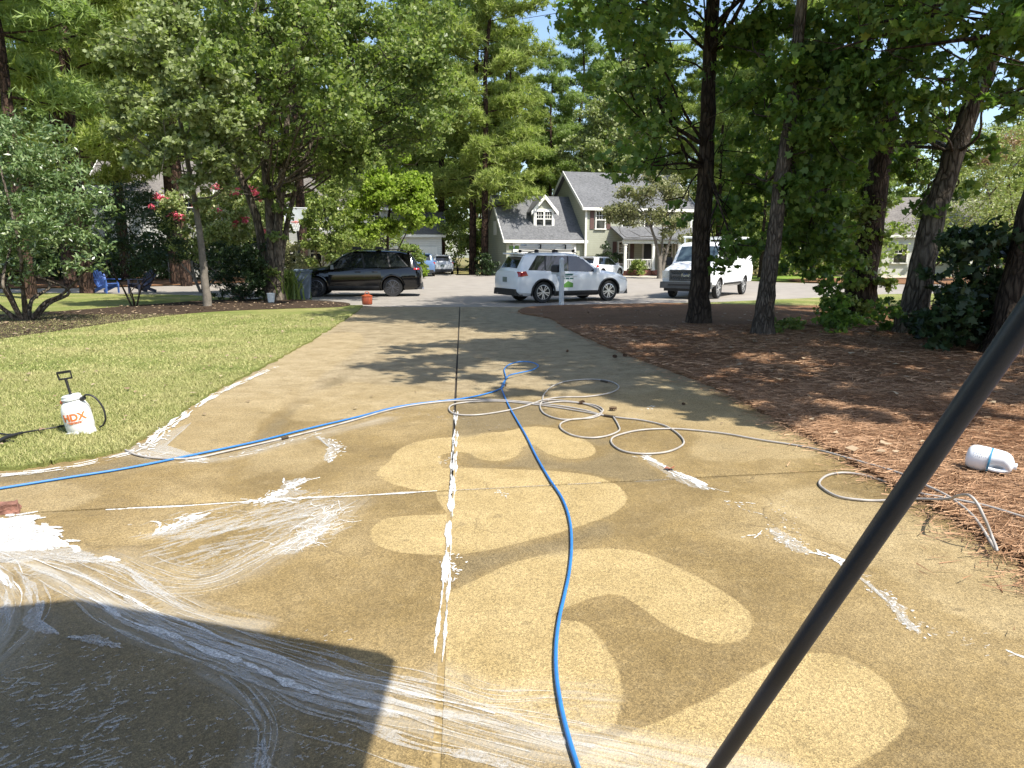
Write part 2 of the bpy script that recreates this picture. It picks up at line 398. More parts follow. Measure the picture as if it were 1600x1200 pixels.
flows = [  # soapy run-off: centre line in survey pixels, half width in metres, strength
 ([(-60,850),(60,885),(130,915),(220,965),(330,1008),(430,1042),(520,1075),(620,1100),(720,1125),(850,1158),(1000,1190),(1200,1235)], .10, 1.0),
 ([(100,862),(190,885),(260,930),(330,962),(400,978)], .07, .7),
 ([(180,872),(260,903),(330,905),(410,868),(490,820),(535,785)], .15, .5),
 ([(330,1050),(390,1085),(418,1130),(410,1200),(400,1260)], .08, .6),
 ([(-60,850),(0,890),(25,945),(10,990),(-40,1040)], .14, .6),
 ([(690,1055),(760,1085),(850,1085),(930,1090)], .09, .6),
 ([(200,708),(330,718),(450,690),(600,655)], .10, .6),
]
poly_w = lambda P: catmull(ats(P), 5, True)[:, :2]
CL = [poly_w(p) for p in clean_polys]; RN = [poly_w(p) for p in rinse_polys]; SO = [poly_w(p) for p in soak_polys]
FL = [(catmull(ats(p), 6)[:, :2], w, s) for p, w, s in flows]
def union_sd(P, polys):
    best = np.full(len(P), -9.0)
    for q in polys:
        d = seg_dist(P, q, True)[0]; d = np.where(inside(P, q), d, -d); best = np.maximum(best, d)
    return best
GAP = .013
for ci in range(2):
    for ri in range(3):
        fine = ri == 0; ny = 200 if fine else (130 if ri == 1 else 30); nx = 180 if fine else (70 if ri == 1 else 20)
        u, v = np.meshgrid(np.linspace(0, 1, nx), np.linspace(0, 1, ny)); P = np.zeros((nx * ny, 2)); P[:, 1] = 5
        for _ in range(4):                                     # solve the bilinear position between the curved joint lines
            xa = cols[ci](P[:, 1]) + GAP; xb = cols[ci + 1](P[:, 1]) - GAP; P[:, 0] = xa + (xb - xa) * u.ravel()
            ya = rows[ri](P[:, 0]) + GAP; yb = rows[ri + 1](P[:, 0]) - GAP; P[:, 1] = ya + (yb - ya) * v.ravel()
        idx = np.arange(nx * ny).reshape(ny, nx)
        F = np.stack([idx[:-1, :-1], idx[:-1, 1:], idx[1:, 1:], idx[1:, :-1]], -1).reshape(-1, 4)
        ring = np.concatenate([idx[0, :], idx[1:, -1], idx[-1, -2::-1], idx[-2:0, 0]]); k = len(ring); n0 = nx * ny
        Z = np.zeros(n0); Z[ring] = -.004                       # worn arris
        V = np.vstack([np.column_stack([P, Z]), np.column_stack([P[ring], np.full(k, -.05)])])
        sk = [(int(ring[i]), int(ring[(i + 1) % k]), n0 + (i + 1) % k, n0 + i)[::-1] for i in range(k)]
        me = bpy.data.meshes.new('slab'); me.from_pydata(V.tolist(), [], F.tolist() + sk); me.materials.append(CONC)
        PP = V[:, :2]
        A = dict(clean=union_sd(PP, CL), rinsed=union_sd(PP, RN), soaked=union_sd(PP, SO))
        film = np.zeros(len(PP)); fu = np.zeros(len(PP)); fv = np.zeros(len(PP)); bd = np.full(len(PP), 1e9)
        for line, w, s in FL:
            d, uu, vv = seg_dist(PP, line, False); w_ = w * (1 + .16 * np.minimum(uu, 5))
            f = s * np.clip(1.25 - d / w_, 0, 1); film = np.maximum(film, f); q = d / w_ < bd
            bd[q] = (d / w_)[q]; fu[q] = uu[q]; fv[q] = vv[q]
        A.update(film=film, flow_u=fu, flow_v=fv)
        for nm, arr in A.items():
            at_ = me.attributes.new(nm, 'FLOAT', 'POINT'); at_.data.foreach_set('value', arr.astype(np.float32))
        mesh_obj('slab', me, base)

# ---- lawn on the left, its edge ragged over the concrete
ledge = catmull(ats([(-300, 742), (0, 736), (100, 722), (190, 706), (240, 676), (262, 662), (337, 613), (412, 574), (470, 543), (510, 519), (545, 496), (562, 484), (566, 478)]), 14)[:, :2]
ledge = ledge + rng.normal(0, .018, ledge.shape)
lawn_poly = np.vstack([ledge, [(-5.3, 22.6), (-8.4, 25), (-12.9, 28.4), (-20, 30.0), (-34, 31.0), (-60, 32.8), (-60, 3)]])
lawn = sheet('lawn', lawn_poly, .03, LAWN, .09)
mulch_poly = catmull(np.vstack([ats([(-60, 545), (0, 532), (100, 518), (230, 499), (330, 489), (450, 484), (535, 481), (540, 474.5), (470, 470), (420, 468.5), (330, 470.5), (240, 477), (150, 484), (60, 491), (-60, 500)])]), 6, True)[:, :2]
sheet('mulch_bed', mulch_poly, .042, MULCH_SHADED, .06)
# ---- pine straw bed on the right
bedge = catmull(ats([(1900, 1080), (1640, 912), (1560, 855), (1420, 775), (1290, 700), (1215, 658), (1140, 617), (1060, 584), (980, 555), (900, 521), (860, 499), (812, 489), (826, 481), (880, 478)]), 14)[:, :2]
bedge = bedge + rng.normal(0, .022, bedge.shape)
bed_poly = np.vstack([bedge, [(3.2, 23.1), (5.0, 23.6), (9, 22.4), (16, 22.5), (40, 24), (40, -6), (5.2, -6)]])
sheet('pine_straw_bed', bed_poly, .035, STRAW, .1)
verge_poly = np.vstack([catmull([(3.4, 23.05), (5, 22.8), (9, 22.2), (16, 22.3), (40, 23.8)], 6)[:, :2], [(40, 33.4), (26, 31.5), (15, 28.9), (10.5, 26.1), (7, 24.15)]])
sheet('grass_verge', verge_poly, .030, LAWN, .08)

# ---- grass blades, nearest lawn
def scatter(poly, n, box):
    out = []; tot = 0
    while tot < n:
        p = rng.uniform((box[0], box[1]), (box[2], box[3]), (n, 2)); p = p[inside(p, poly)]; out.append(p); tot += len(p)
    return np.vstack(out)[:n]
def blades(P, z, h, w, lean):
    n = len(P); a = rng.uniform(0, 2 * math.pi, n); h = h * rng.uniform(.5, 1.3, n); l = lean * rng.uniform(.2, 1.2, n)
    b = rng.uniform(0, 2 * math.pi, n); base_ = np.column_stack([P, np.full(n, z)])
    s = np.column_stack([np.cos(a), np.sin(a), np.zeros(n)]) * (w / 2)
    tip = base_ + np.column_stack([np.cos(b) * l * h, np.sin(b) * l * h, h])
    return np.stack([base_ - s, base_ + s, tip], 1)
def blade_mat(name, a, b, c):
    t = NT(name); g = t.n('NewGeometry'); x = t.ramp(g.outputs['Random Per Island'], [(0, a), (.6, b), (1, c)])
    x = t.mix(t.ramp(t.noise(t.coord(), .55, 4, .6), [(.38, 0.0), (.64, .6)]), x, c)
    t.set(x, .7, 0, .25); return t.m
vis_lawn = np.vstack([ledge[(ledge[:, 1] < 19)], [(-13.5, 19), (-9, 11), (-5.6, 5.0)]])
G = [blades(scatter(vis_lawn, 90000, (-9, 4.5, -2.5, 9.5)), .025, .030, .008, 1.2), blades(scatter(vis_lawn, 60000, (-13.5, 9.0, -2.5, 19)), .025, .032, .014, 1.2)]
o = mesh_obj('grass', np_mesh('grass', np.vstack(G), 3, blade_mat('grass_blade', (.155, .19, .045), (.275, .285, .092), (.42, .38, .18)))); o['kind'] = 'stuff'
# ---- loose pine needles on the bed
def needles(P, z, L, w):
    n = len(P); a = rng.normal(.25, .75, n); L = L * rng.uniform(.5, 1.2, n); c0 = np.column_stack([P, z + rng.uniform(0, .03, n)])
    d = np.column_stack([np.cos(a), np.sin(a), rng.normal(0, .10, n)]) * L[:, None] / 2
    s = np.column_stack([-np.sin(a), np.cos(a), rng.normal(0, .5, n)]) * w / 2
    return np.stack([c0 - d - s, c0 - d + s, c0 + d], 1)
bp = np.vstack([bedge, [(9, 22), (14, 18), (6.5, 3)]])
Nd = [needles(scatter(bp, 60000, (2, 3, 7.0, 8.5)), .034, .17, .0045), needles(scatter(bp, 30000, (.5, 8, 12, 16)), .036, .22, .009)]
be = bedge[(bedge[:, 1] > 3) & (bedge[:, 1] < 20)]; sp_ = be[rng.integers(len(be), size=2600)] + rng.normal(0, .11, (2600, 2)); Nd.append(needles(sp_, .010, .16, .005)); sp_ = be[rng.integers(len(be), size=500)] + rng.normal(0, .25, (500, 2)); Nd.append(needles(sp_, .006, .15, .005))
o = mesh_obj('pine_needles', np_mesh('pine_needles', np.vstack(Nd), 3, blade_mat('dry_needle', (.085, .040, .020), (.285, .145, .070), (.50, .315, .185)))); o['kind'] = 'stuff'
# ---- fallen leaves scattered on bed, mulch and lawn
def leaf_litter(P, z, s):
    n = len(P); a = rng.uniform(0, 6.28, n); s = s * rng.uniform(.5, 1.3, n)
    V = []
    for k in range(6):
        r = (1.0 if k % 2 == 0 else .55); q = a + k * math.pi / 3
        V.append(np.column_stack([P[:, 0] + np.cos(q) * r * s, P[:, 1] + np.sin(q) * r * s, z + rng.uniform(.0, .5, n) * s]))
    return np.stack(V, 1)
LT = [leaf_litter(scatter(bp, 420, (.5, 5, 13, 20)), .06, .05), leaf_litter(scatter(mulch_poly, 380, (-16, 14, -4, 24)), .05, .055), leaf_litter(scatter(vis_lawn, 260, (-12, 5, -3, 19)), .06, .035),
      leaf_litter(scatter(np.array([(-4, 22), (1, 22), (2.4, 9), (2.6, 5.6), (-3, 5.6), (-3.8, 14)]), 40, (-4, 5.6, 2.6, 22)), .012, .025)]
o = mesh_obj('fallen_leaves', np_mesh('fallen_leaves', np.vstack(LT), 6, blade_mat('dead_leaf', (.10, .055, .03), (.24, .16, .095), (.42, .33, .22)))); o['kind'] = 'stuff'

# ================================================================== SOAP FOAM
def foam_mat(name, alpha, c=(.78, .78, .76)):
    t = NT(name); f = t.noise(t.coord(), 60, 4, .7)
    t.set(t.ramp(f, [(.35, tuple(x * .82 for x in c)), (.6, c)]), .55, 0, .4); t.bump(f, .5, .008)
    if alpha < 1:
        t.l(t.ramp(t.noise(t.coord(), 95, 4, .75), [(.34, alpha * (.2 if alpha < .9 else .22)), (.60, alpha)]), t.b.inputs['Alpha'])
    elif alpha == 1: pass
    return t.m
FOAM, FILM = foam_mat('soap_foam', .93), foam_mat('soap_film', .46, (.64, .63, .60))
thick, thin, faint = MB(), MB(), MB(); FAINT = foam_mat('soap_haze', .30, (.68, .67, .63))
def resample(P, step):
    L = np.r_[0, np.cumsum(np.linalg.norm(np.diff(P, axis=0), axis=1))]; n = max(4, int(L[-1] / step)); s = np.linspace(0, L[-1], n)
    return np.column_stack([np.interp(s, L, P[:, i]) for i in range(P.shape[1])]), s
def strand(mb, line, off, t0, t1, w, z, wob=.012, spread=0.0, step=.03):
    P, s = resample(line, step); n = len(P); a, b = int(t0 * (n - 1)), max(int(t0 * (n - 1)) + 4, int(t1 * (n - 1)) + 1); P = P[a:b]; s = s[a:b]; n = len(P)
    if n < 4: return
    T = np.gradient(P, axis=0); T /= np.linalg.norm(T, axis=1)[:, None] + 1e-9; N = np.stack([-T[:, 1], T[:, 0]], 1)
    ph = rng.uniform(0, 6.28, 3); wv = wob * (np.sin(s * 5 + ph[0]) + .6 * np.sin(s * 13 + ph[1]))
    C = P + N * (off * (1 + spread * s) + wv)[:, None]
    ww = w * np.sin(np.linspace(.12, math.pi - .12, n)) ** .5 * (1 + .5 * np.sin(s * 17 + ph[2]) + .3 * rng.normal(0, 1, n)); ww = np.clip(ww, .0015, None)
    A = C + N * ww[:, None] / 2; B = C - N * ww[:, None] / 2
    V = [(*p, z) for p in A] + [(*p, z) for p in B] + [(*p, z + min(.003, w * .2)) for p in C]
    F = [(i, i + 1, 2 * n + i + 1, 2 * n + i) for i in range(n - 1)] + [(2 * n + i, 2 * n + i + 1, n + i + 1, n + i) for i in range(n - 1)]
    mb.add(V, F)
def blot(mb, c, L, w, ang, z, h=.002):
    k = 11; a = np.linspace(0, 2 * math.pi, k, endpoint=False); ph = rng.uniform(0, 6.28, 2); r = 1 + .30 * np.sin(2 * a + ph[0]) + .16 * np.sin(3 * a + ph[1]) + rng.normal(0, .10, k)
    x, y = np.cos(a) * L / 2 * r, np.sin(a) * w / 2 * r; y = y + .18 * L * (x / L) ** 2 * rng.normal(0, 1); ca, sa = math.cos(ang), math.sin(ang)
    V = [(c[0] + x[i] * ca - y[i] * sa, c[1] + x[i] * sa + y[i] * ca, z) for i in range(k)] + [(c[0], c[1], z + h)]
    mb.add(V, [(i, (i + 1) % k, k) for i in range(k)])
def squiggle(mb, c, L, w, ang, z, bend=.5):
    n = 9; a = ang; P = [np.array(c)]
    for _ in range(n): a += rng.normal(0, bend) * .6; P.append(P[-1] + np.array([math.cos(a), math.sin(a)]) * L / n)
    strand(mb, catmull(np.array(P), 3), 0, 0, 1, w, z, .002, 0, L / 20)
L0 = FL[0][0]
for k in range(30):
    t0 = rng.uniform(0, .5); strand(thin if rng.random() < .8 else thick, L0, rng.normal(0, .058), t0, t0 + rng.uniform(.15, .5), rng.choice([.006, .010, .016, .028], p=[.3, .35, .22, .13]), .003 + rng.uniform(0, .002), .010, .16)
for k in range(24):                                              # spreading fan past the centre joint
    t0 = rng.uniform(.45, .66); strand(thin, L0, rng.normal(0, .065), t0, t0 + rng.uniform(.10, .34), rng.choice([.005, .008, .014, .026], p=[.3, .35, .25, .1]), .003 + rng.uniform(0, .002), .014, .20)
for k in range(13):
    t0 = rng.uniform(0, .4); strand(thin, FL[1][0], rng.normal(0, .02), t0, t0 + rng.uniform(.3, .6), rng.choice([.005, .009, .014]), .003, .006)
for k in range(34):
    t0 = rng.uniform(0, .6); strand(thin, FL[2][0], rng.normal(0, .11), t0, t0 + rng.uniform(.1, .35), rng.choice([.003, .005, .007]), .003, .01)
for k in range(10):
    t0 = rng.uniform(0, .6); strand(thin, FL[3][0], rng.normal(0, .03), t0, t0 + rng.uniform(.2, .5), rng.choice([.005, .008, .012]), .003, .012)
for k in range(30):
    t0 = rng.uniform(0, .6); strand(thin if k % 4 else thick, FL[4][0], rng.normal(0, .08), t0, t0 + rng.uniform(.2, .4), rng.choice([.005, .008, .014, .02]), .003, .012, .3)
for k in range(10):
    t0 = rng.uniform(0, .5); strand(thin, FL[5][0], rng.normal(0, .05), t0, t0 + rng.uniform(.2, .5), rng.choice([.003, .006]), .003, .01)
def foam_poly(mb, pix, z=.004, h=.006, jag=.006):
    P = catmull(ats(pix), 9, True)[:, :2]; P = P + rng.normal(0, jag, P.shape) + .010 * np.sin(np.arange(len(P)) * 1.7)[:, None] * rng.normal(0, 1, (len(P), 2)) * .6; c = P.mean(0); k = len(P)
    rings = [(1.0, z - .003), (.96, z + h * .5), (.7, z + h), (.35, z + h * 1.1)]; V = []; F = []
    for r, zz in rings: V += [(*(c + (p - c) * r + (rng.normal(0, .003, 2) if r < 1 else 0)), zz + rng.normal(0, .0012)) for p in P]
    V.append((*c, z + h))
    for j in range(3): F += [(j * k + i, j * k + (i + 1) % k, (j + 1) * k + (i + 1) % k, (j + 1) * k + i) for i in range(k)]
    F += [(3 * k + i, 3 * k + (i + 1) % k, 4 * k) for i in range(k)]; mb.add(V, F)
foam_poly(thick, [(-60,806),(0,812),(35,806),(56,808),(50,818),(76,826),(92,842),(108,852),(96,856),(60,860),(0,862),(-60,866)], .004, .008)
for k in range(26):                                              # feathered edge of the heap
    x = rng.uniform(-10, 118); y = 806 + max(0, x - 50) * .72 + rng.uniform(-1, 8); squiggle(thick, at(x, min(y, 858))[:2], rng.uniform(.06, .13), rng.uniform(.014, .03), rng.normal(-.5, .25), .006, .25)
foam_poly(thin, [(-60,858),(0,858),(70,858),(118,857),(150,870),(178,876),(120,880),(60,876),(0,880),(-60,886)], .003, .003)
foam_poly(thick, [(156,872),(168,869.5),(188,875),(178,878),(162,876)], .003, .003, .002)
for q in ([(36,972),(60,940),(70,946),(58,972),(70,985),(92,991),(60,988)], [(104,996),(150,993),(176,1004),(188,1011),(168,1010),(120,1001)], [(408,1205),(411,1178),(414,1152),(417,1178),(424,1205)], [(0,952),(14,942),(8,954),(-10,962)]): foam_poly(thin, q, .003, .003, .003)
def along(pix, n, spread, L, w, mb=None, z=.003, dir_=.35, squig=.12, bend=.4):
    line, s = resample(catmull(ats(pix), 6)[:, :2], .02); T = np.gradient(line, axis=0)
    for _ in range(n):
        i = int(rng.integers(len(line))); a = math.atan2(T[i, 1], T[i, 0]) + rng.normal(0, dir_); m_ = mb or (thick if rng.random() < .6 else thin); c = line[i] + rng.normal(0, spread, 2); zz = z + rng.uniform(0, .002)
        if rng.random() < squig: squiggle(m_, c, L * rng.uniform(.4, 1.6), w * rng.uniform(.3, .8), a, zz, bend)
        else: blot(m_, c, L * rng.uniform(.15, .6), w * rng.uniform(.5, 1.4), a, zz)
def streak(pix, offs, w, mb=thick, z=.003, parts=1, wob=.004):
    line = catmull(ats(pix), 6)[:, :2]
    for o_ in offs:
        for k in range(parts): t0 = k / parts + rng.uniform(0, .3 / parts); strand(mb, line, o_ + rng.normal(0, .003), t0, t0 + rng.uniform(.5, .95) / parts, w * rng.uniform(.6, 1.3), z, wob)
for q in ([(405,792),(430,770),(447,752),(470,747),(472,756),(452,766),(478,766),(474,772),(440,779)], [(247,834),(272,818),(300,810),(325,802),(318,812),(292,824),(270,836)], [(425,862),(452,842),(490,826),(512,806),(528,802),(516,822),(498,842),(470,860),(446,868)],
          [(494,682),(514,686),(528,694),(530,706),(514,722),(508,714),(518,702),(508,692)], [(1002,712),(1030,722),(1062,740),(1108,764),(1080,760),(1040,742)], [(1200,826),(1222,830),(1262,862),(1240,860),(1212,842)], [(1345,902),(1400,940),(1438,988),(1410,975),(1370,925)], [(195,702),(235,688),(300,660),(262,690),(240,706),(330,718),(260,718)]): foam_poly(faint, q, .002, .001, .010)
# along the lawn edge
streak([(420,578),(337,617),(300,640),(262,666),(235,690),(205,708)], (-.02, .0, .02, .045), .026, thick, .010, 5, .012)
along([(430,574),(337,617),(300,640),(262,666),(225,698)], 90, .03, .06, .022, thick, .010)
along([(262,668),(240,690),(215,706)], 50, .05, .09, .025, thick, .008)
streak([(205,708),(140,724),(60,738),(-20,746)], (.0, .03, -.03), .020, thick, .008, 4, .014); along([(205,708),(140,724),(60,738),(0,746)], 30, .03, .12, .02, thin, .006)
along([(200,706),(240,716),(330,720),(420,700),(500,676)], 70, .03, .14, .012); streak([(230,705),(330,716),(450,688),(560,656)], (-.03, .02, .05), .010, thin, .003, 3)
# swirled patches left of the centre joint
for _ in range(120):
    u_ = rng.uniform(0, 1); p = at(250 + 270 * u_ + rng.normal(0, 12), 842 - 45 * u_ + rng.normal(0, 16))[:2]; blot(faint, p, rng.uniform(.08, .34), rng.uniform(.010, .045), rng.normal(.75, .25), .002 + rng.uniform(0, .001), .0006)
along([(250,832),(280,815),(320,803)], 60, .03, .12, .018, thick, .003, .4); along([(410,785),(440,768),(470,750)], 80, .035, .12, .020, thick, .003, .35)
along([(240,838),(300,808),(380,800),(440,790),(520,775)], 90, .09, .08, .009, thin); along([(300,885),(400,850),(500,800)], 110, .09, .06, .007, thin)
along([(425,862),(470,848),(505,818),(520,795)], 95, .05, .16, .007, thick, .003, .7, .9, .7); along([(370,805),(430,800),(500,790)], 60, .05, .16, .006, thin, .003, .3, .9)
along([(500,684),(520,690),(528,702),(515,718)], 50, .03, .07, .020, thick)
# joints
streak([(150,797),(300,790),(430,781),(560,775),(690,767)], (0, .006), .017, thick, .002, 3, .002); along([(380,786),(430,781),(480,778)], 40, .012, .14, .012, thick)
streak([(690,767),(850,759),(1000,752),(1060,748)], (0,), .010, thin, .002, 4, .002)
streak([(712,640),(711,680),(706,760),(700,860),(692,960),(684,1040)], (-.017, .017), .014, thick, .001, 6, .004); streak([(699,880),(692,960),(684,1042)], (-.018, -.012, .016), .014, thick, .001, 2, .002); streak([(707,740),(703,800),(700,860),(697,910)], (0, .006, -.006), .022, thick, .001, 4, .002); streak([(712,640),(711,680),(706,760)], (0,), .016, thick, .001, 3, .002)
along([(702,862),(712,885),(706,905)], 34, .03, .04, .014, thick, .003, 1.5); along([(697,715),(694,724)], 12, .03, .035, .012, thick, .003, 1.5)
# drips on the right
streak([(1003,712),(1030,726),(1062,742),(1085,752),(1108,764)], (-.02, 0, .02, .01), .030, thick, .003, 2, .012); along([(1003,712),(1040,732),(1085,752),(1108,764)], 40, .025, .08, .02, thick)
along([(1140,785),(1160,790),(1180,802)], 16, .03, .06, .012); along([(1205,830),(1225,838),(1255,862)], 60, .045, .035, .014, None, .003, .8); along([(1222,785),(1226,850)], 40, .05, .035, .010, thin)
along([(1275,862),(1300,870),(1330,884)], 30, .015, .10, .018, thick); along([(1350,905),(1400,945),(1430,985)], 60, .035, .04, .010, None, .003, .9); along([(1420,985),(1500,1000),(1560,990)], 22, .05, .05, .007, thin)
squiggle(thick, at(1572, 1016)[:2], .17, .012, -1.2, .003, .3); along([(1165,840),(1180,836)], 6, .01, .08, .012, thick)
along([(778,768),(790,776)], 12, .02, .05, .012, thick); along([(715,655),(760,668),(800,668)], 16, .06, .05, .006, thin); along([(880,672),(960,690),(1010,640)], 30, .08, .05, .007, thin); along([(1005,640),(1030,634)], 8, .03, .07, .016, thick); along([(500,662),(600,645),(690,652)], 30, .05, .10, .008, thin)
for _ in range(520):                                             # flecks drifting over the shaded wet corner
    p = at(rng.uniform(-20, 560), rng.uniform(985, 1210))[:2]; blot(thin, p, rng.uniform(.006, .026), rng.uniform(.004, .011), rng.normal(.5, .6), .003)
for _ in range(90):
    p = at(rng.uniform(0, 200), rng.uniform(1060, 1200))[:2]; blot(thin, p, rng.uniform(.015, .06), rng.uniform(.006, .016), rng.normal(.6, .4), .003)
for x, y, L_, w_ in ((40, 1045, .10, .012), (52, 1050, .08, .010), (18, 1050, .07, .008), (45, 900, .06, .01), (165, 1060, .05, .01), (75, 1110, .09, .016), (225, 1085, .05, .010), (380, 1140, .06, .014), (395, 1170, .06, .014), (260, 1180, .07, .014), (310, 1195, .08, .016)): squiggle(thin, at(x, y)[:2], L_, w_, rng.normal(.6, .5), .003)
for o in (thick.build('soap_foam', FOAM, None, 60), thin.build('soap_film', FILM, None, 60), faint.build('soap_haze', FAINT, None, 60)): o['kind'] = 'stuff'
# the near end of the centre joint is packed flush with sand
jf = MB(); y0_, y1_ = -3.5, float(at(704, 790)[1]); jf.prism([(joint_x(y0_) - GAP - .004, y0_), (joint_x(y0_) + GAP + .004, y0_), (joint_x(y1_) + GAP + .004, y1_), (joint_x(y1_) - GAP - .004, y1_)], -.03, -.0035); jf.build('joint_sand', M('joint_sand', (.27, .195, .085), .9, var=.3, scale=60), base)

# ================================================================== HOUSES
def siding_mat(name, c, board=.17):
    t = NT(name); v = t.coord(); s = t.n('SeparateXYZ'); t.l(v, s.inputs[0])
    saw = t.math('FRACT', t.math('DIVIDE', s.outputs['Z'], board)); edge = t.ramp(saw, [(0, .35), (.13, 1.0), (1, .93)])
    n = t.noise(v, 2.2, 4); x = t.ramp(n, [(.3, tuple(q * .9 for q in c)), (.7, c)])
    t.set(t.mix(.8, x, edge, 'MULTIPLY'), .7, 0, .3); t.bump(saw, .6, .02); return t.m
def shingle_mat(name, lo, hi):
    t = NT(name); v = t.coord(); n = t.noise(t.mapping(v, (3.2, 5, 9)), 1.6, 3, .7); b = t.noise(v, .7, 3); f = t.noise(v, 26, 2)
    x = t.ramp(n, [(.36, lo), (.62, hi)]); x = t.mix(t.ramp(b, [(.4, 0.0), (.7, .35)]), x, tuple(q * 1.3 for q in hi))
    t.set(t.mix(.7, x, t.ramp(f, [(.3, .7), (.7, 1.25)]), 'MULTIPLY'), .9, 0, .2); t.bump(n, .5, .03); return t.m
CREAM = siding_mat('pale_green_siding', (.40, .41, .32)); WHITE_S = siding_mat('white_siding', (.70, .70, .66)); GREY_S = siding_mat('grey_siding', (.47, .49, .47))
SHING = shingle_mat('grey_shingles', (.082, .084, .088), (.150, .152, .158)); SHING2 = shingle_mat('brown_shingles', (.10, .09, .085), (.19, .175, .16))
TRIM = M('white_trim', (.74, .73, .68), .6, var=.06); PANE = M('window_glass', (.015, .018, .02), .06, var=.5, scale=2, spec=.9); BRICK = M('porch_brick', (.23, .10, .07), .9, var=.35, scale=14)
DOORC = M('dark_door', (.03, .03, .035), .5); SHUT = M('shutter_paint', (.105, .055, .048), .6)

def window(root, x, z, w, h, y, face=1, cols_=3, rows_=4, shutters=False):
    """sash window on the wall plane y (front face looks to -y)"""
    m = MB(); d = -.05 * face; t = .09
    m.box((x, y + d, z + h / 2 + t / 2), (w + .26, .12, t + .03)).box((x, y + d * 1.3, z - h / 2 - t / 2), (w + .30, .16, t))
    for s in (-1, 1): m.box((x + s * (w / 2 + t / 2), y + d, z), (t, .11, h - .004))
    m.box((x, y + d * .8, z), (w - .004, .08, .07))
    for i in range(1, cols_): m.box((x - w / 2 + w * i / cols_, y + d * .8, z + h * .25), (.03, .05, h / 2 - .08))
    for i in range(1, rows_ // 2): m.box((x, y + d * .75, z + h / 2 * i * 2 / rows_), (w - .01, .045, .03))
    f = m.build('window', TRIM, root); MB().box((x, y + .01 * face - .02 * face, z), (w - .006, .03, h - .006)).build('pane', PANE, f)
    if shutters:
        for s in (-1, 1): MB().box((x + s * (w / 2 + .36), y - .03 * face, z), (.34, .05, h + .1)).build('shutter', SHUT, root)
def gable_block(root, x0, x1, y0, y1, z0, ze, zr, wall, roof, over=.35, wname='wall', rname='roof'):
    """walls with the ridge along x, then a roof of two thick slopes with pale fascia"""
    yc = (y0 + y1) / 2; MB().prism([(y0, z0), (y1, z0), (y1, ze), (yc, zr - .12), (y0, ze)], x0, x1, 0).build(wname, wall, root)
    sl = (zr - ze) / (yc - y0); m = MB(); fm = MB(); th = .14
    for s in (-1, 1):
        yo = (y0 - over if s < 0 else y1 + over); zo = ze - sl * over
        m.prism([(yo, zo), (yc, zr), (yc, zr + th), (yo, zo + th)], x0 - over, x1 + over, 0)
        fm.box(((x0 + x1) / 2, yo + s * .03, zo - .02), (x1 - x0 + 2 * over, .05, .22))
        for xe in (x0 - over - .026, x1 + over + .026): fm.prism([(yo, zo - .14), (yc, zr - .14), (yc, zr + th + .02), (yo, zo + th + .02)], xe - .025, xe + .025, 0)
    r = m.build(rname, roof, root); fm.build('fascia', TRIM, r); return r

# ---- the pale green house across the street
hc = pt(913, 420, 58.0); HA = R_(17)
house = thing('house', 'two storey pale green house with dormered garage wing and columned porch', 'house', (hc[0], 58.0, 0.0), HA)
LM, LG, DM, DG = 9.6, 6.45, 8.2, 7.0
gable_block(house, 0, LM, 0, DM, -.2, 5.45, 8.35, CREAM, SHING, .35)
gable_block(house, -LG, -.01, .35, DG, -.2, 2.95, 6.25, CREAM, SHING, .30, 'garage_wall', 'garage_roof')
MB().box((-3.3, .31, 1.15), (4.9, .09, 2.3)).build('garage_door', TRIM, house)
fr = MB()
for s in (-1, 1): fr.box((-3.3 + s * 2.55, .28, 1.2), (.18, .16, 2.5))
fr.box((-3.3, .28, 2.42), (5.3, .16, .2)); fr.build('garage_trim', TRIM, house)
dx, dw = -3.05, .86                                                     # dormer
dz0, dze, dza = 3.7, 5.15, 6.15; dy = 1.25
MB().prism([(dx - dw, dz0), (dx + dw, dz0), (dx + dw, dze), (dx, dza - .1), (dx - dw, dze)], dy, 3.6, 1).build('dormer', CREAM, house)
m = MB(); fm = MB()
for s in (-1, 1):
    a, b = (dx + s * (dw + .28), dze - .30), (dx, dza); P = [a, b, (b[0], b[1] + .12), (a[0], a[1] + .12)]
    m.prism(P, dy - .24, 3.75, 1); fm.prism([(a[0], a[1] - .18), (b[0], b[1] - .18), (b[0], b[1] + .15), (a[0], a[1] + .15)], dy - .30, dy - .243, 1)
dr = m.build('dormer_roof', SHING, house); fm.build('fascia', TRIM, dr)
fm = MB()
for s in (-1, 1): fm.box((dx + s * (dw - .06), dy - .02, 4.45), (.15, .10, 1.42))
fm.box((dx, dy - .02, 5.15), (1.9, .09, .12)); fm.build('dormer_trim', TRIM, house)
for s in (-1, 1): window(house, dx + s * .36, 4.42, .58, 1.15, dy, 1, 3, 4)
for x in (1.3, 3.6, 5.6, 7.9): window(house, x, 4.35, .72, 1.35, 0, 1, 3, 4, x in (1.3, 7.9))
window(house, 8.6, 1.8, .8, 1.5, 0, 1, 3, 4)
fm = MB()
for x in (.06, LM - .06): MB().box((x, -.03, 2.7), (.16, .08, 5.2)).build('corner_board', TRIM, house)
pass
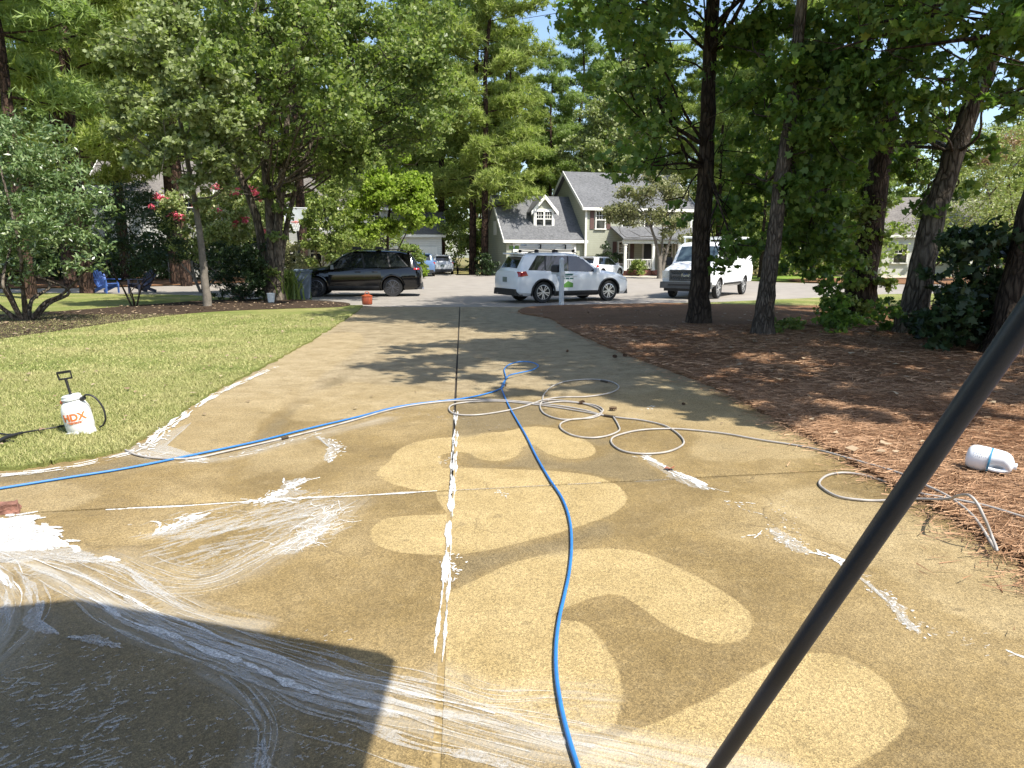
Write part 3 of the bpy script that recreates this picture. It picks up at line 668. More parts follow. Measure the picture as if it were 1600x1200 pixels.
# porch
MB().box((5.9, -1.05, .12), (6.9, 2.1, .5)).build('porch_floor', BRICK, house)
MB().prism([(-2.45, 2.75), (-.002, 3.75), (-.002, 3.87), (-2.45, 2.87)], 2.2, 9.75, 0).build('porch_roof', SHING, house)
MB().box((5.95, -2.15, 2.6), (7.3, .2, .26)).build('porch_beam', TRIM, house)
for x in (2.55, 5.0, 7.3, 9.3): MB().box((x, -2.1, 1.42), (.20, .20, 2.1)).box((x, -2.1, .45), (.28, .28, .16)).box((x, -2.1, 2.40), (.28, .28, .12)).build('column', TRIM, house)
for xa, xb in ((2.65, 4.9), (7.4, 9.2)):
    m = MB(); m.box(((xa + xb) / 2, -2.1, 1.22), (xb - xa, .08, .07)).box(((xa + xb) / 2, -2.1, .55), (xb - xa, .06, .06))
    n = int((xb - xa) / .16)
    for i in range(n): m.box((xa + (i + .5) * (xb - xa) / n, -2.1, .88), (.05, .05, .60))
    m.build('railing', TRIM, house)
window(house, 3.4, 1.75, .85, 1.7, 0, 1, 3, 4, True)
d_ = MB().box((5.7, -.04, 1.42), (.95, .10, 2.1)).build('door', DOORC, house); MB().box((5.16, -.03, 1.45), (.14, .09, 2.2)).box((6.24, -.03, 1.45), (.14, .09, 2.2)).box((5.7, -.03, 2.58), (1.3, .09, .14)).build('door_frame', TRIM, d_)
window(house, 7.4, 1.75, .8, 1.6, 0, 1, 3, 4)
for i in range(3): MB().box((5.7, -2.3 - i * .3, .20 - i * .13), (1.6, .3, .26)).build('step', BRICK, house)
for s in (0, 1):
    pass
m = MB(); m.prism([(3.2, 3.2), (3.95, 3.2), (3.95, 4.3), (3.2, 4.3)], -LG - .05, -LG, 0).build('gable_vent', TRIM, house)

# ---- the white house behind the trees on the left
hl = pt(436, 425, 62.0)
house2 = thing('house', 'pale two storey house half hidden behind trees, white garage at its end', 'house', (hl[0], 62.0, .35), R_(6))
gable_block(house2, 0, 9.4, 0, 8, -.5, 5.4, 8.4, GREY_S, SHING2, .35)
gable_block(house2, 9.41, 14.0, -1.6, 5.6, -.5, 3.0, 4.9, WHITE_S, SHING2, .3, 'garage_wall', 'garage_roof')
for x in (1.0, 3.2, 6.2, 8.3): window(house2, x, 4.2, .85, 1.45, 0, 1, 2, 4)
for x in (1.0, 3.2, 8.2): window(house2, x, 1.4, .9, 1.5, 0, 1, 2, 4)
MB().box((11.8, -1.64, .85), (3.6, .08, 2.1)).build('garage_door', TRIM, house2)
MB().prism([(-1.5, 2.45), (-.002, 3.0), (-.002, 3.1), (-1.5, 2.55)], 2.0, 9.3, 0).build('porch_roof', SHING2, house2)
for x in (2.2, 5.6, 9.1): MB().box((x, -1.3, 1.2), (.16, .16, 2.45)).build('column', TRIM, house2)
# ---- further white houses glimpsed through leaves
h3 = pt(150, 420, 52.0)
house3 = thing('house', 'white clapboard house glimpsed above the glossy shrub at the far left', 'house', (h3[0], 52, 0), R_(12))
gable_block(house3, 0, 8, 0, 8, -.2, 6.0, 8.6, WHITE_S, SHING2, .35)
for x in (1.4, 4.0, 6.6): window(house3, x, 5.0, .9, 1.4, 0, 1, 2, 4); window(house3, x, 1.7, .9, 1.5, 0, 1, 2, 4)
h4 = pt(1372, 420, 60.0)
house4 = thing('house', 'white house with porch posts glimpsed between the leaning trunk and the vine thicket', 'house', (h4[0], 60, 0), R_(-8))
gable_block(house4, 0, 14, 0, 9, -.2, 3.4, 6.4, WHITE_S, SHING2, .4)
for x in (1.6, 4.4, 9.6, 12.4): window(house4, x, 1.7, 1.0, 1.5, 0, 1, 3, 4)
MB().box((7, -.05, 1.1), (1.0, .1, 2.2)).build('door', DOORC, house4)
MB().prism([(-2.2, 2.7), (-.002, 3.25), (-.002, 3.35), (-2.2, 2.8)], 4.6, 9.6, 0).build('porch_roof', SHING2, house4)
for x in (4.9, 6.2, 7.9, 9.3): MB().box((x, -2.0, 1.3), (.2, .2, 2.75)).build('column', TRIM, house4)

# ---- unseen roof over the camera, shaped to cast the near left house shadow
kx, ky, kz = -.53 + .539 * 2.75, 2.66 - .448 * 2.75, 2.75
carport = thing('carport', 'open carport with a shingled gable roof beside the driveway head', 'carport', (0, 0, 0))
prof = [(kx, kz), (kx - .98, kz + 1.02), (kx - 4.6, kz + 1.02 - 3.62 * .42)]
MB().prism([prof[0], prof[1], (prof[1][0], prof[1][1] - .12), (prof[0][0], prof[0][1] - .12)], ky - 5, ky, 1).prism([prof[1], prof[2], (prof[2][0], prof[2][1] - .12), (prof[1][0], prof[1][1] - .12)], ky - 5, ky - .001, 1).build('roof', SHING, carport)
MB().prism([(kx - .05, kz - .17), (prof[1][0], prof[1][1] - .13), (prof[2][0] + .1, prof[2][1] - .13), (prof[2][0] + .1, prof[2][1] - .34), (kx - .05, kz - .22)], ky - .12, ky - .04, 1).build('gable', WHITE_S, carport)
MB().box(((kx + prof[2][0]) / 2, ky - 5.1, 1.3), (kx - prof[2][0], .15, 3.0)).build('wall', WHITE_S, carport)
for x in (kx - .12, prof[2][0] + .2): MB().box((x, ky - 4.0 if x > 0 else ky - .5, .98), (.12, .12, 1.96)).build('post', TRIM, carport)

# ================================================================== VEHICLES
def paint(name, c, rough=.28): return M(name, c, rough, var=.03, scale=3, coat=.35)
WHITE_P, BLACK_P, BLUE_P, SILVER_P = paint('white_paint', (.78, .80, .82)), paint('black_paint', (.0025, .0025, .003), .08), paint('blue_paint', (.10, .17, .30)), paint('silver_paint', (.50, .52, .54))
GLASS = M('dark_car_glass', (.012, .015, .016), .04, var=.5, scale=1.5, spec=.9); CLAD = M('black_plastic', (.018, .018, .019), .6, var=.2, scale=20)
TYRE = M('tyre_rubber', (.016, .016, .017), .85, var=.2, scale=30); RIM = M('alloy_rim', (.55, .56, .58), .3, .85, var=.1); DRIM = M('dark_rim', (.10, .10, .11), .3, .8)
TAIL = M('red_lamp', (.35, .012, .012), .15, var=.2, scale=9, spec=.8); LAMP = M('lamp_glass', (.55, .57, .58), .1, var=.15, scale=20, spec=.8); CHROME = M('chrome', (.62, .63, .65), .15, .95)
GRILLE = M('grille_grey', (.075, .078, .082), .45); PLATE = M('plate_face', (.16, .20, .18), .5); GREEN = M('sign_green', (.11, .28, .05), .6, var=.25, scale=12); TEAL = M('sign_teal', (.03, .13, .12), .6); SIGNW = M('sign_white', (.74, .76, .74), .5, var=.03)

class Car:
    def __init__(s, root, st, body_mat, wheels, wr, rim=RIM, spokes=10, track=.80, name='body'):
        s.root, s.bm, s.st = root, body_mat, sorted(st); s.X = np.array([q[0] for q in s.st])
        xs = np.unique(np.r_[s.X, (s.X[1:] + s.X[:-1]) / 2, s.X[:-1] * .75 + s.X[1:] * .25, s.X[:-1] * .25 + s.X[1:] * .75])
        rings = []
        for x in xs:
            h = s.ring(x); rings.append(np.vstack([np.column_stack([np.full(9, x), h]), np.column_stack([np.full(7, x), h[7:0:-1] * [-1, 1]])]))
        V = np.vstack(rings); n = 16; m = MB()
        F = [(i * n + k, i * n + (k + 1) % n, (i + 1) * n + (k + 1) % n, (i + 1) * n + k) for i in range(len(xs) - 1) for k in range(n)]
        F += [tuple(range(n)), tuple(range((len(xs) - 1) * n, len(xs) * n))[::-1]]
        m.add(V, F); me = m.mesh(name, body_mat)
        tmp = bpy.data.objects.new('tmp', me); col.objects.link(tmp)
        cut = MB()
        for x in wheels:
            for sg in (-1, 1): cut.lathe([(wr * 1.16, -.25), (wr * 1.16, .75)], 28, (x, sg * (track + .16), wr), (0, -sg, 0))
        co = cut.build('cut', CLAD); md = tmp.modifiers.new('b', 'BOOLEAN'); md.object = co; md.operation = 'DIFFERENCE'; md.solver = 'EXACT'; md.material_mode = 'TRANSFER'
        dg = bpy.context.evaluated_depsgraph_get(); me2 = bpy.data.meshes.new_from_object(tmp.evaluated_get(dg)); me2.name = name
        bpy.data.objects.remove(tmp); bpy.data.objects.remove(co)
        me2.polygons.foreach_set('use_smooth', [True] * len(me2.polygons)); me2.set_sharp_from_angle(angle=R_(32))
        s.body = mesh_obj(name, me2, root)
        for x in wheels:
            for sg in (-1, 1): s.wheel(x, sg * track, wr, sg, rim, spokes)
    def ring(s, x):
        a = [np.interp(x, s.X, [q[i] for q in s.st]) for i in range(1, 6)]; w, zb, belt, zt, wr = a
        return np.array([(0, zb), (.84 * w, zb), (w * .965, zb + .10), (w, zb + (belt - zb) * .5), (w * .99, belt - .06), (w * .955, belt), (wr + .05, zt - .055), (wr - .05, zt), (0, zt + .025)])
    def yz(s, x, z):
        h = s.ring(x)[1:8]; return np.interp(z, h[:, 1], h[:, 0])
    def ztop(s, x, y):
        h = s.ring(x)[6:9][::-1]; return np.interp(abs(y), h[:, 0], h[:, 1])
    def patch(s, name, G, d, th, mat, out, parent=None):
        """G: grid of points (a, b, 3); lift it by d along its normal and give it thickness"""
        a, b = G.shape[:2]; du = np.gradient(G, axis=0); dv = np.gradient(G, axis=1); N = np.cross(du, dv); N /= np.linalg.norm(N, axis=2)[..., None] + 1e-9
        if (N.reshape(-1, 3).mean(0) @ np.array(out)) < 0: N = -N
        T = (G + N * d).reshape(-1, 3); B = (G - N * (th - d)).reshape(-1, 3); n = a * b; idx = np.arange(n).reshape(a, b); m = MB()
        F = [(idx[i, j], idx[i + 1, j], idx[i + 1, j + 1], idx[i, j + 1]) for i in range(a - 1) for j in range(b - 1)]; F += [tuple(q + n for q in f)[::-1] for f in F]
        ring = list(idx[0, :]) + list(idx[1:, -1]) + list(idx[-1, -2::-1]) + list(idx[-2:0, 0]); k = len(ring)
        F += [(ring[i], ring[(i + 1) % k], ring[(i + 1) % k] + n, ring[i] + n) for i in range(k)]
        m.add(np.vstack([T, B]), [tuple(int(q) for q in f) for f in F]); return m.build(name, mat, parent or s.root, 30)
    def quad(s, c, a, b):
        u, v = np.meshgrid(np.linspace(0, 1, a), np.linspace(0, 1, b), indexing='ij'); c = [np.array(q, float) for q in c]
        return ((1 - u)[..., None] * (1 - v)[..., None] * c[0] + u[..., None] * (1 - v)[..., None] * c[1] + u[..., None] * v[..., None] * c[2] + (1 - u)[..., None] * v[..., None] * c[3])
    def side(s, name, c, sg, d=.008, th=.03, mat=None, parent=None, a=8, b=6):
        Q = s.quad(c, a, b); G = np.zeros((a, b, 3))
        for i in range(a):
            for j in range(b): x, z = Q[i, j]; G[i, j] = (x, sg * s.yz(x, z), z)
        return s.patch(name, G, d, th, mat, (0, sg, 0), parent)
    def top(s, name, c, d=.008, th=.03, mat=None, out=(0, 0, 1), parent=None):
        Q = s.quad(c, 9, 7); G = np.zeros((9, 7, 3))
        for i in range(9):
            for j in range(7): x, y = Q[i, j]; G[i, j] = (x, y, s.ztop(x, y))
        return s.patch(name, G, d, th, mat, out, parent)
    def wheel(s, x, y, r, sg, rim, spokes):
        m = MB(); rr = r * .70; ax = (0, sg, 0); o = y + sg * .05
        m.lathe([(rr * .98, -.10), (rr, .045), (rr * .93, .05), (rr * .90, .0), (rr * .88, -.09)], 28, (x, o, r), ax)
        m.lathe([(.055, -.03), (.06, .045), (.03, .055)], 12, (x, o, r), ax)
        for k in range(spokes):
            a = 2 * math.pi * (k + (.18 if k % 2 else -.18)) / spokes; c, n = math.cos(a), math.sin(a); y2 = o + sg * .03
            m.bar((x + c * .04, y2, r + n * .04), (x + c * rr * .93, y2, r + n * rr * .93), .040, .035)
        w = m.build('wheel', rim, s.root, 40)
        MB().lathe([(rr * 1.0, -.11), (r * .94, -.12), (r, -.08), (r, .03), (r * .95, .06), (rr * 1.01, .045)], 32, (x, o, r), ax).build('tyre', TYRE, w, 40)
        MB().lathe([(rr * .86, -.16), (rr * .86, -.05)], 24, (x, o, r), ax).build('brake_disc', CLAD, w)
    def box(s, name, c, d, mat, parent=None, rot=None, taper=None): return MB().box(c, d, rot, taper).build(name, mat, parent or s.root)

def rz_place(contact, local, rz):
    c, s = math.cos(rz), math.sin(rz); return (contact[0] - (local[0] * c - local[1] * s), contact[1] - (local[0] * s + local[1] * c), -.035)

def suv(name, label, P, local, rz, mat, L=4.69, W=1.88, H=1.70, rim=RIM, group=None, detail=True, black=False):
    k = L / 4.69; kw = W / 1.88; kh = H / 1.70
    st = [(-2.345, .80, .42, .86, .93, .70), (-2.30, .88, .32, .96, 1.08, .74), (-2.20, .915, .26, 1.06, 1.16, .70), (-1.93, .925, .25, 1.10, 1.60, .60), (-1.6, .93, .24, 1.09, 1.665, .61), (-1.0, .94, .22, 1.07, 1.695, .625), (-.3, .94, .22, 1.05, 1.70, .63),
          (.15, .94, .22, 1.03, 1.655, .62), (.45, .94, .22, 1.02, 1.52, .66), (1.02, .935, .22, 1.0, 1.10, .78), (1.3, .93, .22, .985, 1.075, .76), (1.85, .905, .23, .92, 1.0, .72), (2.15, .86, .25, .84, .91, .66), (2.30, .74, .32, .74, .80, .55), (2.345, .62, .40, .66, .70, .45)]
    st = [(a * k, b * kw, c * kh, d * kh, e * kh, f * kw) for a, b, c, d, e, f in st]
    root = thing(name, label, 'car', (0, 0, 0), rz, group); root.location = rz_place(P, (local[0] * k, local[1] * kw), rz)
    c = Car(root, st, mat, (-1.32 * k, 1.38 * k), .365 * kh, rim, 10, .80 * kw)
    q = lambda pts: [(x * k, z * kh) for x, z in pts]; t = lambda pts: [(x * k, y * kw) for x, y in pts]
    for sg in (-1, 1):
        c.side('pillar_trim', q([(-1.90, 1.12), (.92, 1.035), (.24, 1.585), (-1.46, 1.61)]), sg, .003, .02, CLAD, None, 14, 6)
        c.side('window', q([(-.32, 1.07), (.90, 1.045), (.28, 1.56), (-.22, 1.60)]), sg, .006, .03, GLASS)
        c.side('window', q([(-1.22, 1.09), (-.38, 1.075), (-.28, 1.60), (-1.12, 1.605)]), sg, .006, .03, GLASS)
        c.side('window', q([(-1.84, 1.13), (-1.28, 1.095), (-1.18, 1.60), (-1.45, 1.585)]), sg, .006, .03, GLASS)
        c.side('cladding', q([(-.86, .24), (.94, .24), (.94, .40), (-.86, .40)]), sg, .014, .05, CLAD)
        c.side('tail_light', q([(-2.285, .90), (-1.93, .94), (-2.0, 1.085), (-2.27, 1.06)] if not black else [(-2.285, .99), (-2.08, 1.0), (-2.10, 1.05), (-2.27, 1.05)]), sg, .015, .05, TAIL)
        c.side('headlight', q([(2.26, .70), (1.86, .80), (1.75, .90), (2.20, .82)]), sg, .010, .05, LAMP)
        for x in (-1.32 * k, 1.38 * k):                                    # black wheel-arch lips
            A = [(x + math.cos(a) * .445 * kh, sg * (c.yz(x, .5 * kh) + .004), .365 * kh + math.sin(a) * .445 * kh) for a in np.linspace(-.25, math.pi + .25, 22)]
            A = [(p[0], sg * (c.yz(p[0], max(p[2], .3)) + .004), p[2]) for p in A]; MB().tube(A, .035, 6).build('wheel_arch', CLAD if not black else BLACK_P, root, 50)
        for xa, xb in ((-.92, -.335), (-.325, .93)) if detail else ():
            dr = c.side('door', q([(xa, .415), (xb, .415), (xb, 1.03), (xa, 1.045)]), sg, .005, .03, mat)
            hx = xa + .12; c.side('handle', q([(hx, .90), (hx + .20, .90), (hx + .20, .935), (hx, .935)]), sg, .032, .06, mat if not black else CLAD, dr, 4, 3)
        mx = .78 * k; my = sg * (c.yz(mx, 1.03 * kh) + .12); c.box('mirror', (mx, my, 1.10 * kh), (.13, .24, .17), mat, None, (0, 0, sg * .15), (.75, .9))
        MB().tube([(-1.75 * k, sg * .56 * kw, 1.70 * kh), (-1.5 * k, sg * .575 * kw, 1.745 * kh), (.0, sg * .585 * kw, 1.755 * kh), (.22 * k, sg * .57 * kw, 1.68 * kh)], .018, 6).build('roof_rail', CLAD, root)
        c.box('fog_reflector', (-2.305 * k, sg * .74 * kw, .57 * kh), (.05, .10, .22), TAIL)
    c.top('windshield', t([(1.0, -.70), (.20, -.55), (.20, .55), (1.0, .70)]), .006, .03, GLASS, (1, 0, 1))
    c.top('rear_window', t([(-2.185, -.60), (-1.96, -.53), (-1.96, .53), (-2.185, .60)]), .008, .03, GLASS, (-1, 0, .5))
    c.box('spoiler', (-1.99 * k, 0, 1.665 * kh), (.30, 1.14 * kw, .045), mat, None, (0, .12, 0))
    c.box('bumper', (-2.23 * k, 0, .38 * kh), (.30, 1.66 * kw, .22), CLAD, None, None, (.92, .97)); c.box('bumper', (2.18 * k, 0, .36 * kh), (.30, 1.45 * kw, .24), CLAD, None, None, (.9, .95))
    c.box('licence_plate', (-2.335 * k, 0, .80 * kh), (.04, .32, .17), PLATE); c.box('grille', (2.33 * k, 0, .64 * kh), (.06, .80 * kw, .13), CLAD)
    if detail: MB().tube([(-2.25 * k, .45, .30), (-2.42 * k, .45, .30)], .035, 8).build('exhaust_pipe', CHROME, root)
    return root, c

SRZ = R_(27)
car_w, cw = suv('parked_car', 'white sport utility car with ladder on its roof rack behind the white mailbox post', at(848, 473.5, -.035), (-1.32, -.86), SRZ, WHITE_P)
for x in (-1.45, -.75, .05):
    MB().box((x, 0, 1.80), (.07, 1.30, .035)).box((x, .58, 1.755), (.09, .05, .09)).box((x, -.58, 1.755), (.09, .05, .09)).build('crossbar', CLAD, car_w)
sg_ = cw.side('door_sign', [(-.66, .50), (-.12, .50), (-.12, 1.01), (-.66, 1.01)], -1, .010, .02, SIGNW)
for (a, b, z0, z1) in ((-.60, -.17, .93, .985), (-.50, -.28, .885, .90), (-.62, -.50, .80, .845), (-.46, -.32, .80, .845), (-.29, -.15, .80, .845)): cw.side('sign_band', [(a, z0), (b, z0), (b, z1), (a, z1)], -1, .013, .02, TEAL, sg_, 3, 2)
for q_ in ([(-.58, .52), (-.16, .52), (-.16, .60), (-.58, .60)], [(-.58, .60), (-.16, .60), (-.16, .66), (-.37, .74)]): cw.side('sign_house', q_, -1, .013, .02, GREEN, sg_, 4, 3)
cw.side('sign_house', [(-.63, .62), (-.60, .62), (-.38, .775), (-.38, .75)], -1, .015, .02, TEAL, sg_, 4, 2)
# two-section ladder lying on the crossbars
ALU = M('aluminium', (.55, .56, .57), .4, .6); lad = thing('ladder', 'silver extension ladder strapped on the white car roof', 'ladder', tuple(car_w.location), SRZ)
mr = MB()
for z, o, x0, x1 in ((1.87, 0, -2.05, .15), (1.97, .06, -1.7, .1)):
    rl = MB()
    for y in (-.42 + o, .0 + o): rl.box(((x0 + x1) / 2, y, z), (x1 - x0, .035, .085))
    rl.build('rail', ALU, lad)
    for i in range(8): MB().tube([(x0 + .15 + i * (x1 - x0 - .3) / 7, -.405 + o, z), (x0 + .15 + i * (x1 - x0 - .3) / 7, -.018 + o, z)], .016, 6).build('rung', ALU, lad)
for x in (-1.2, -.2): MB().box((x, -.2, 1.98), (.05, .56, .02)).box((x, -.47, 1.91), (.05, .015, .16)).build('strap', CLAD, lad)
MB().box((-2.10, -.42, 1.88), (.14, .05, .12)).box((-2.10, .0, 1.88), (.14, .05, .12)).build('ladder_foot', M('lime_rubber', (.20, .30, .06), .7), lad)
MB().tube([(-1.6, .30, 1.86), (.15, .30, 1.90)], .03, 8).build('pole', CLAD, lad)

car_b, cb = suv('parked_car', 'black sport utility car parked sideways beside the grey bin', at(614, 463.5, -.035), (-1.32, .86), R_(185), BLACK_P, 5.15, 2.0, 1.80, DRIM, black=True)
for x in (-.9, .0): MB().box((x, 0, 1.86), (.16, 1.2, .05)).box((x, .52, 1.90), (.22, .12, .10)).box((x, -.52, 1.90), (.22, .12, .10)).build('crossbar', CLAD, car_b)
p_ = pt(661, 428, 57); suv('parked_car', 'blue sport utility car seen from behind in front of the white garage', (p_[0], 57, -.03), (0, 0), R_(97), BLUE_P, 4.7, 1.9, 1.72, detail=False)
p_ = pt(692, 425, 62); suv('parked_car', 'silver car half hidden behind the blue sport utility car', (p_[0], 62, -.03), (0, 0), R_(95), SILVER_P, 4.6, 1.85, 1.6, detail=False)
p_ = pt(938, 420, 51); suv('parked_car', 'small white car parked before the porch of the pale green house', (p_[0], 51, -.03), (0, 0), R_(55), WHITE_P, 4.5, 1.8, 1.5, detail=False)

# ---- the white work van
VRZ = math.atan2(-.84, -.54)
van = thing('van', 'white work van with grey grille parked behind the big trunk', 'van', (0, 0, 0), VRZ); van.location = rz_place(at(1119, 466.5, -.035), (1.78, .86), VRZ)
st = [(-2.85, .95, .52, 1.25, 2.02, .80), (-2.80, .99, .45, 1.25, 2.08, .82), (-1.5, 1.0, .42, 1.25, 2.12, .83), (.6, 1.0, .42, 1.25, 2.12, .83), (1.0, 1.0, .42, 1.25, 2.08, .82), (1.25, 1.0, .42, 1.25, 1.98, .82), (1.78, 1.0, .42, 1.20, 1.34, .88), (2.1, .99, .42, 1.16, 1.27, .86), (2.55, .97, .45, 1.08, 1.18, .84), (2.72, .95, .48, 1.0, 1.10, .84), (2.78, .93, .5, .94, 1.02, .84)]
cv = Car(van, st, WHITE_P, (-1.72, 1.78), .375, M('steel_wheel', (.42, .42, .42), .5, .4), 8, .84)
for sg in (-1, 1):
    cv.side('window', [(.45, 1.30), (1.42, 1.29), (1.20, 1.90), (.50, 1.96)], sg, .006, .03, GLASS)
    for xa, xb in ((-.9, .32), (-2.2, -1.0)): cv.side('window', [(xa, 1.36), (xb, 1.36), (xb, 1.90), (xa, 1.90)], sg, .006, .03, GLASS if sg < 0 else WHITE_P)
    cv.side('door', [(.40, .52), (1.30, .60), (1.50, 1.24), (.40, 1.26)], sg, .006, .03, WHITE_P)
    cv.side('cladding', [(-1.2, .50), (1.25, .50), (1.25, .58), (-1.2, .58)], sg, .012, .04, CLAD)
    cv.box('headlight', (2.775, sg * .765, .93), (.10, .30, .24), CLAD if sg > 0 else LAMP); cv.box('mirror', (1.42, sg * 1.18, 1.38), (.10, .22, .32), CLAD)
    cv.side('turn_lamp', [(2.60, .82), (2.74, .82), (2.72, 1.0), (2.60, 1.02)], sg, .01, .04, LAMP, None, 3, 3)
cv.top('windshield', [(1.75, -.80), (1.28, -.74), (1.28, .74), (1.75, .80)], .008, .03, M('blue_sky_glass', (.05, .075, .09), .03, var=.3, scale=2, spec=.9), (1, 0, 1))
g_ = MB()
g_.box((2.80, 0, 1.06), (.08, 1.28, .06)).box((2.80, 0, .70), (.08, 1.28, .06))
for s_ in (-1, 1): g_.box((2.80, s_ * .60, .88), (.08, .07, .296))
g_.box((2.805, 0, .88), (.09, 1.12, .09)); gr = g_.build('grille', GRILLE, van)
for z in (.78, .98): MB().box((2.79, 0, z), (.05, 1.12, .045)).build('grille_bar', GRILLE, gr)
MB().box((2.755, 0, .88), (.05, 1.12, .30)).build('grille_mesh', CLAD, gr)
MB().lathe([(.16, 0), (.16, .02)], 20, (0, 0, 0), (1, 0, 0)).build('emblem', M('emblem_blue', (.03, .05, .12), .3), gr)
em = [o for o in gr.children if o.name.startswith('emblem')][0]; em.location = (2.852, 0, .88); em.scale = (1, 1, .45)
tm = text_mesh('Ford', .16, .004, .003); tm.materials.append(CHROME); to = mesh_obj('emblem_lettering', tm, gr); to.rotation_euler = (R_(90), 0, R_(90)); to.location = (2.878, 0, .88)
cv.box('bumper', (2.80, 0, .52), (.20, 1.95, .24), GRILLE, None, None, (.96, .99)); cv.box('bumper_slot', (2.905, 0, .53), (.02, 1.3, .06), CLAD); cv.box('air_dam', (2.66, 0, .36), (.14, 1.75, .14), CLAD)
rk = MB()
for x in (-2.4, -.8, .8): rk.box((x, 0, 2.30), (.05, 1.7, .05)).box((x, .80, 2.20), (.05, .05, .20)).box((x, -.80, 2.20), (.05, .05, .20))
for y in (-.80, .80): rk.box((-.8, y, 2.34), (3.6, .05, .05))
rk.build('roof_rack', SIGNW, van)

# ================================================================== STREET AND GARDEN THINGS
PAINTW = M('white_post_paint', (.66, .68, .70), .55, var=.08)
mbp = at(877, 477.5)
mail = thing('mailbox', 'white wooden mailbox post by the street in front of the white car', 'mailbox', (mbp[0], mbp[1], -.01), R_(20))
MB().box((0, 0, .72), (.115, .115, 1.46)).build('post', PAINTW, mail)
MB().box((0, 0, 1.49), (.125, .125, .07), None, (.35, .35)).build('post_cap', PAINTW, mail)
MB().box((-.02, .30, 1.02), (.10, .75, .07)).build('arm', PAINTW, mail); MB().bar((0, .06, .72), (0, .34, .99), .07).build('brace', PAINTW, mail); MB().box((0, -.07, 1.03), (.16, .06, .16)).build('bracket', PAINTW, mail)
bx = MB(); bx.prism([(-.10, 1.06), (.10, 1.06), (.10, 1.20)] + [(math.cos(a) * .10, 1.20 + math.sin(a) * .10) for a in np.linspace(.3, 2.84, 8)] + [(-.10, 1.20)], .12, .62, 1); bx.build('box', CLAD, mail)
MB().box((.11, .45, 1.22), (.02, .05, .12)).build('flag', TAIL, mail)

bp_ = at(474, 468)
binx = thing('bin', 'grey wheeled rubbish bin in front of the black car', 'bin', (bp_[0], bp_[1], -.0), R_(8))
BINM = M('bin_plastic', (.085, .115, .155), .55, var=.1)
MB().box((0, 0, .52), (.46, .52, .94), None, (1.28, 1.25)).build('body', BINM, binx); MB().box((0, .02, 1.03), (.64, .74, .06)).box((0, .02, 1.075), (.52, .60, .04), None, (.8, .8)).build('lid', BINM, binx)
MB().tube([(-.24, .40, .99), (.24, .40, .99)], .018, 8).build('handle', BINM, binx)
for s in (-1, 1): MB().lathe([(.10, -.03), (.12, -.02), (.12, .02), (.10, .03)], 16, (s * .20, .26, .12), (1, 0, 0)).build('wheel', TYRE, binx)

bp_ = at(574, 477.5)
pot = thing('pot', 'orange red lidded pot standing at the street end of the lawn', 'pot', (bp_[0], bp_[1], .03))
POTM = M('orange_plastic', (.42, .085, .028), .5, var=.15)
MB().lathe([(.13, 0), (.16, .02), (.165, .24), (.15, .26)], 20).build('body', POTM, pot, 40); MB().lathe([(.172, .255), (.172, .285), (.10, .31), (.05, .33), (.0, .335)], 20).build('lid', POTM, pot, 40)
MB().tube(catmull([(-.06, 0, .32), (-.05, 0, .40), (.05, 0, .40), (.06, 0, .32)], 5), .012, 6).build('handle', POTM, pot)
bp_ = at(424, 474)
bk = thing('bucket', 'small white bucket on the mulch beside the multi stemmed trunk', 'bucket', (bp_[0], bp_[1], .04), .4)
MB().lathe([(.10, 0), (.125, .27), (.135, .275), (.135, .30), (.118, .30), (.10, .06)], 18).build('body', SIGNW, bk, 40); MB().tube(catmull([(-.13, 0, .27), (-.09, .10, .17), (.09, .10, .17), (.13, 0, .27)], 5), .006, 5).build('handle', CLAD, bk)

# ---- adirondack chairs
def adirondack(label, P, rz, mat):
    r = thing('adirondack_chair', label, 'chair', (P[0], P[1], .0), rz, None)
    for s in (-1, 1):
        MB().box((.42, s * .28, .28), (.09, .03, .56)).build('leg', mat, r); MB().bar((.46, s * .25, .36), (-.48, s * .25, .05), .03, .13).build('leg', mat, r)
        MB().box((.08, s * .34, .575), (.78, .13, .03)).build('armrest', mat, r)
    for i in range(6): x = .42 - i * .11; MB().box((x, 0, .395 - i * .038), (.095, .50, .024), (0, -.33, 0)).build('seat_slat', mat, r)
    for i in range(6):
        y = (i - 2.5) * .095; h = .98 - .05 * abs(i - 2.5) ** 1.5; MB().bar((-.16, y * .9, .20), (-.16 - .40 * h / .98, y * 1.25, h), .082, .022).build('back_slat', mat, r)
    MB().box((-.33, 0, .56), (.03, .70, .07)).build('back_brace', mat, r); return r
p_ = at(166, 457.5); adirondack('blue slatted garden chair standing before the pine straw behind the lawn', p_, R_(-25), M('blue_paint_wood', (.06, .13, .38), .5, var=.2))
p_ = at(223, 457.5); adirondack('dark navy slatted garden chair in the shade of the dark bush', p_, R_(-110), M('navy_paint_wood', (.018, .022, .045), .5, var=.2))

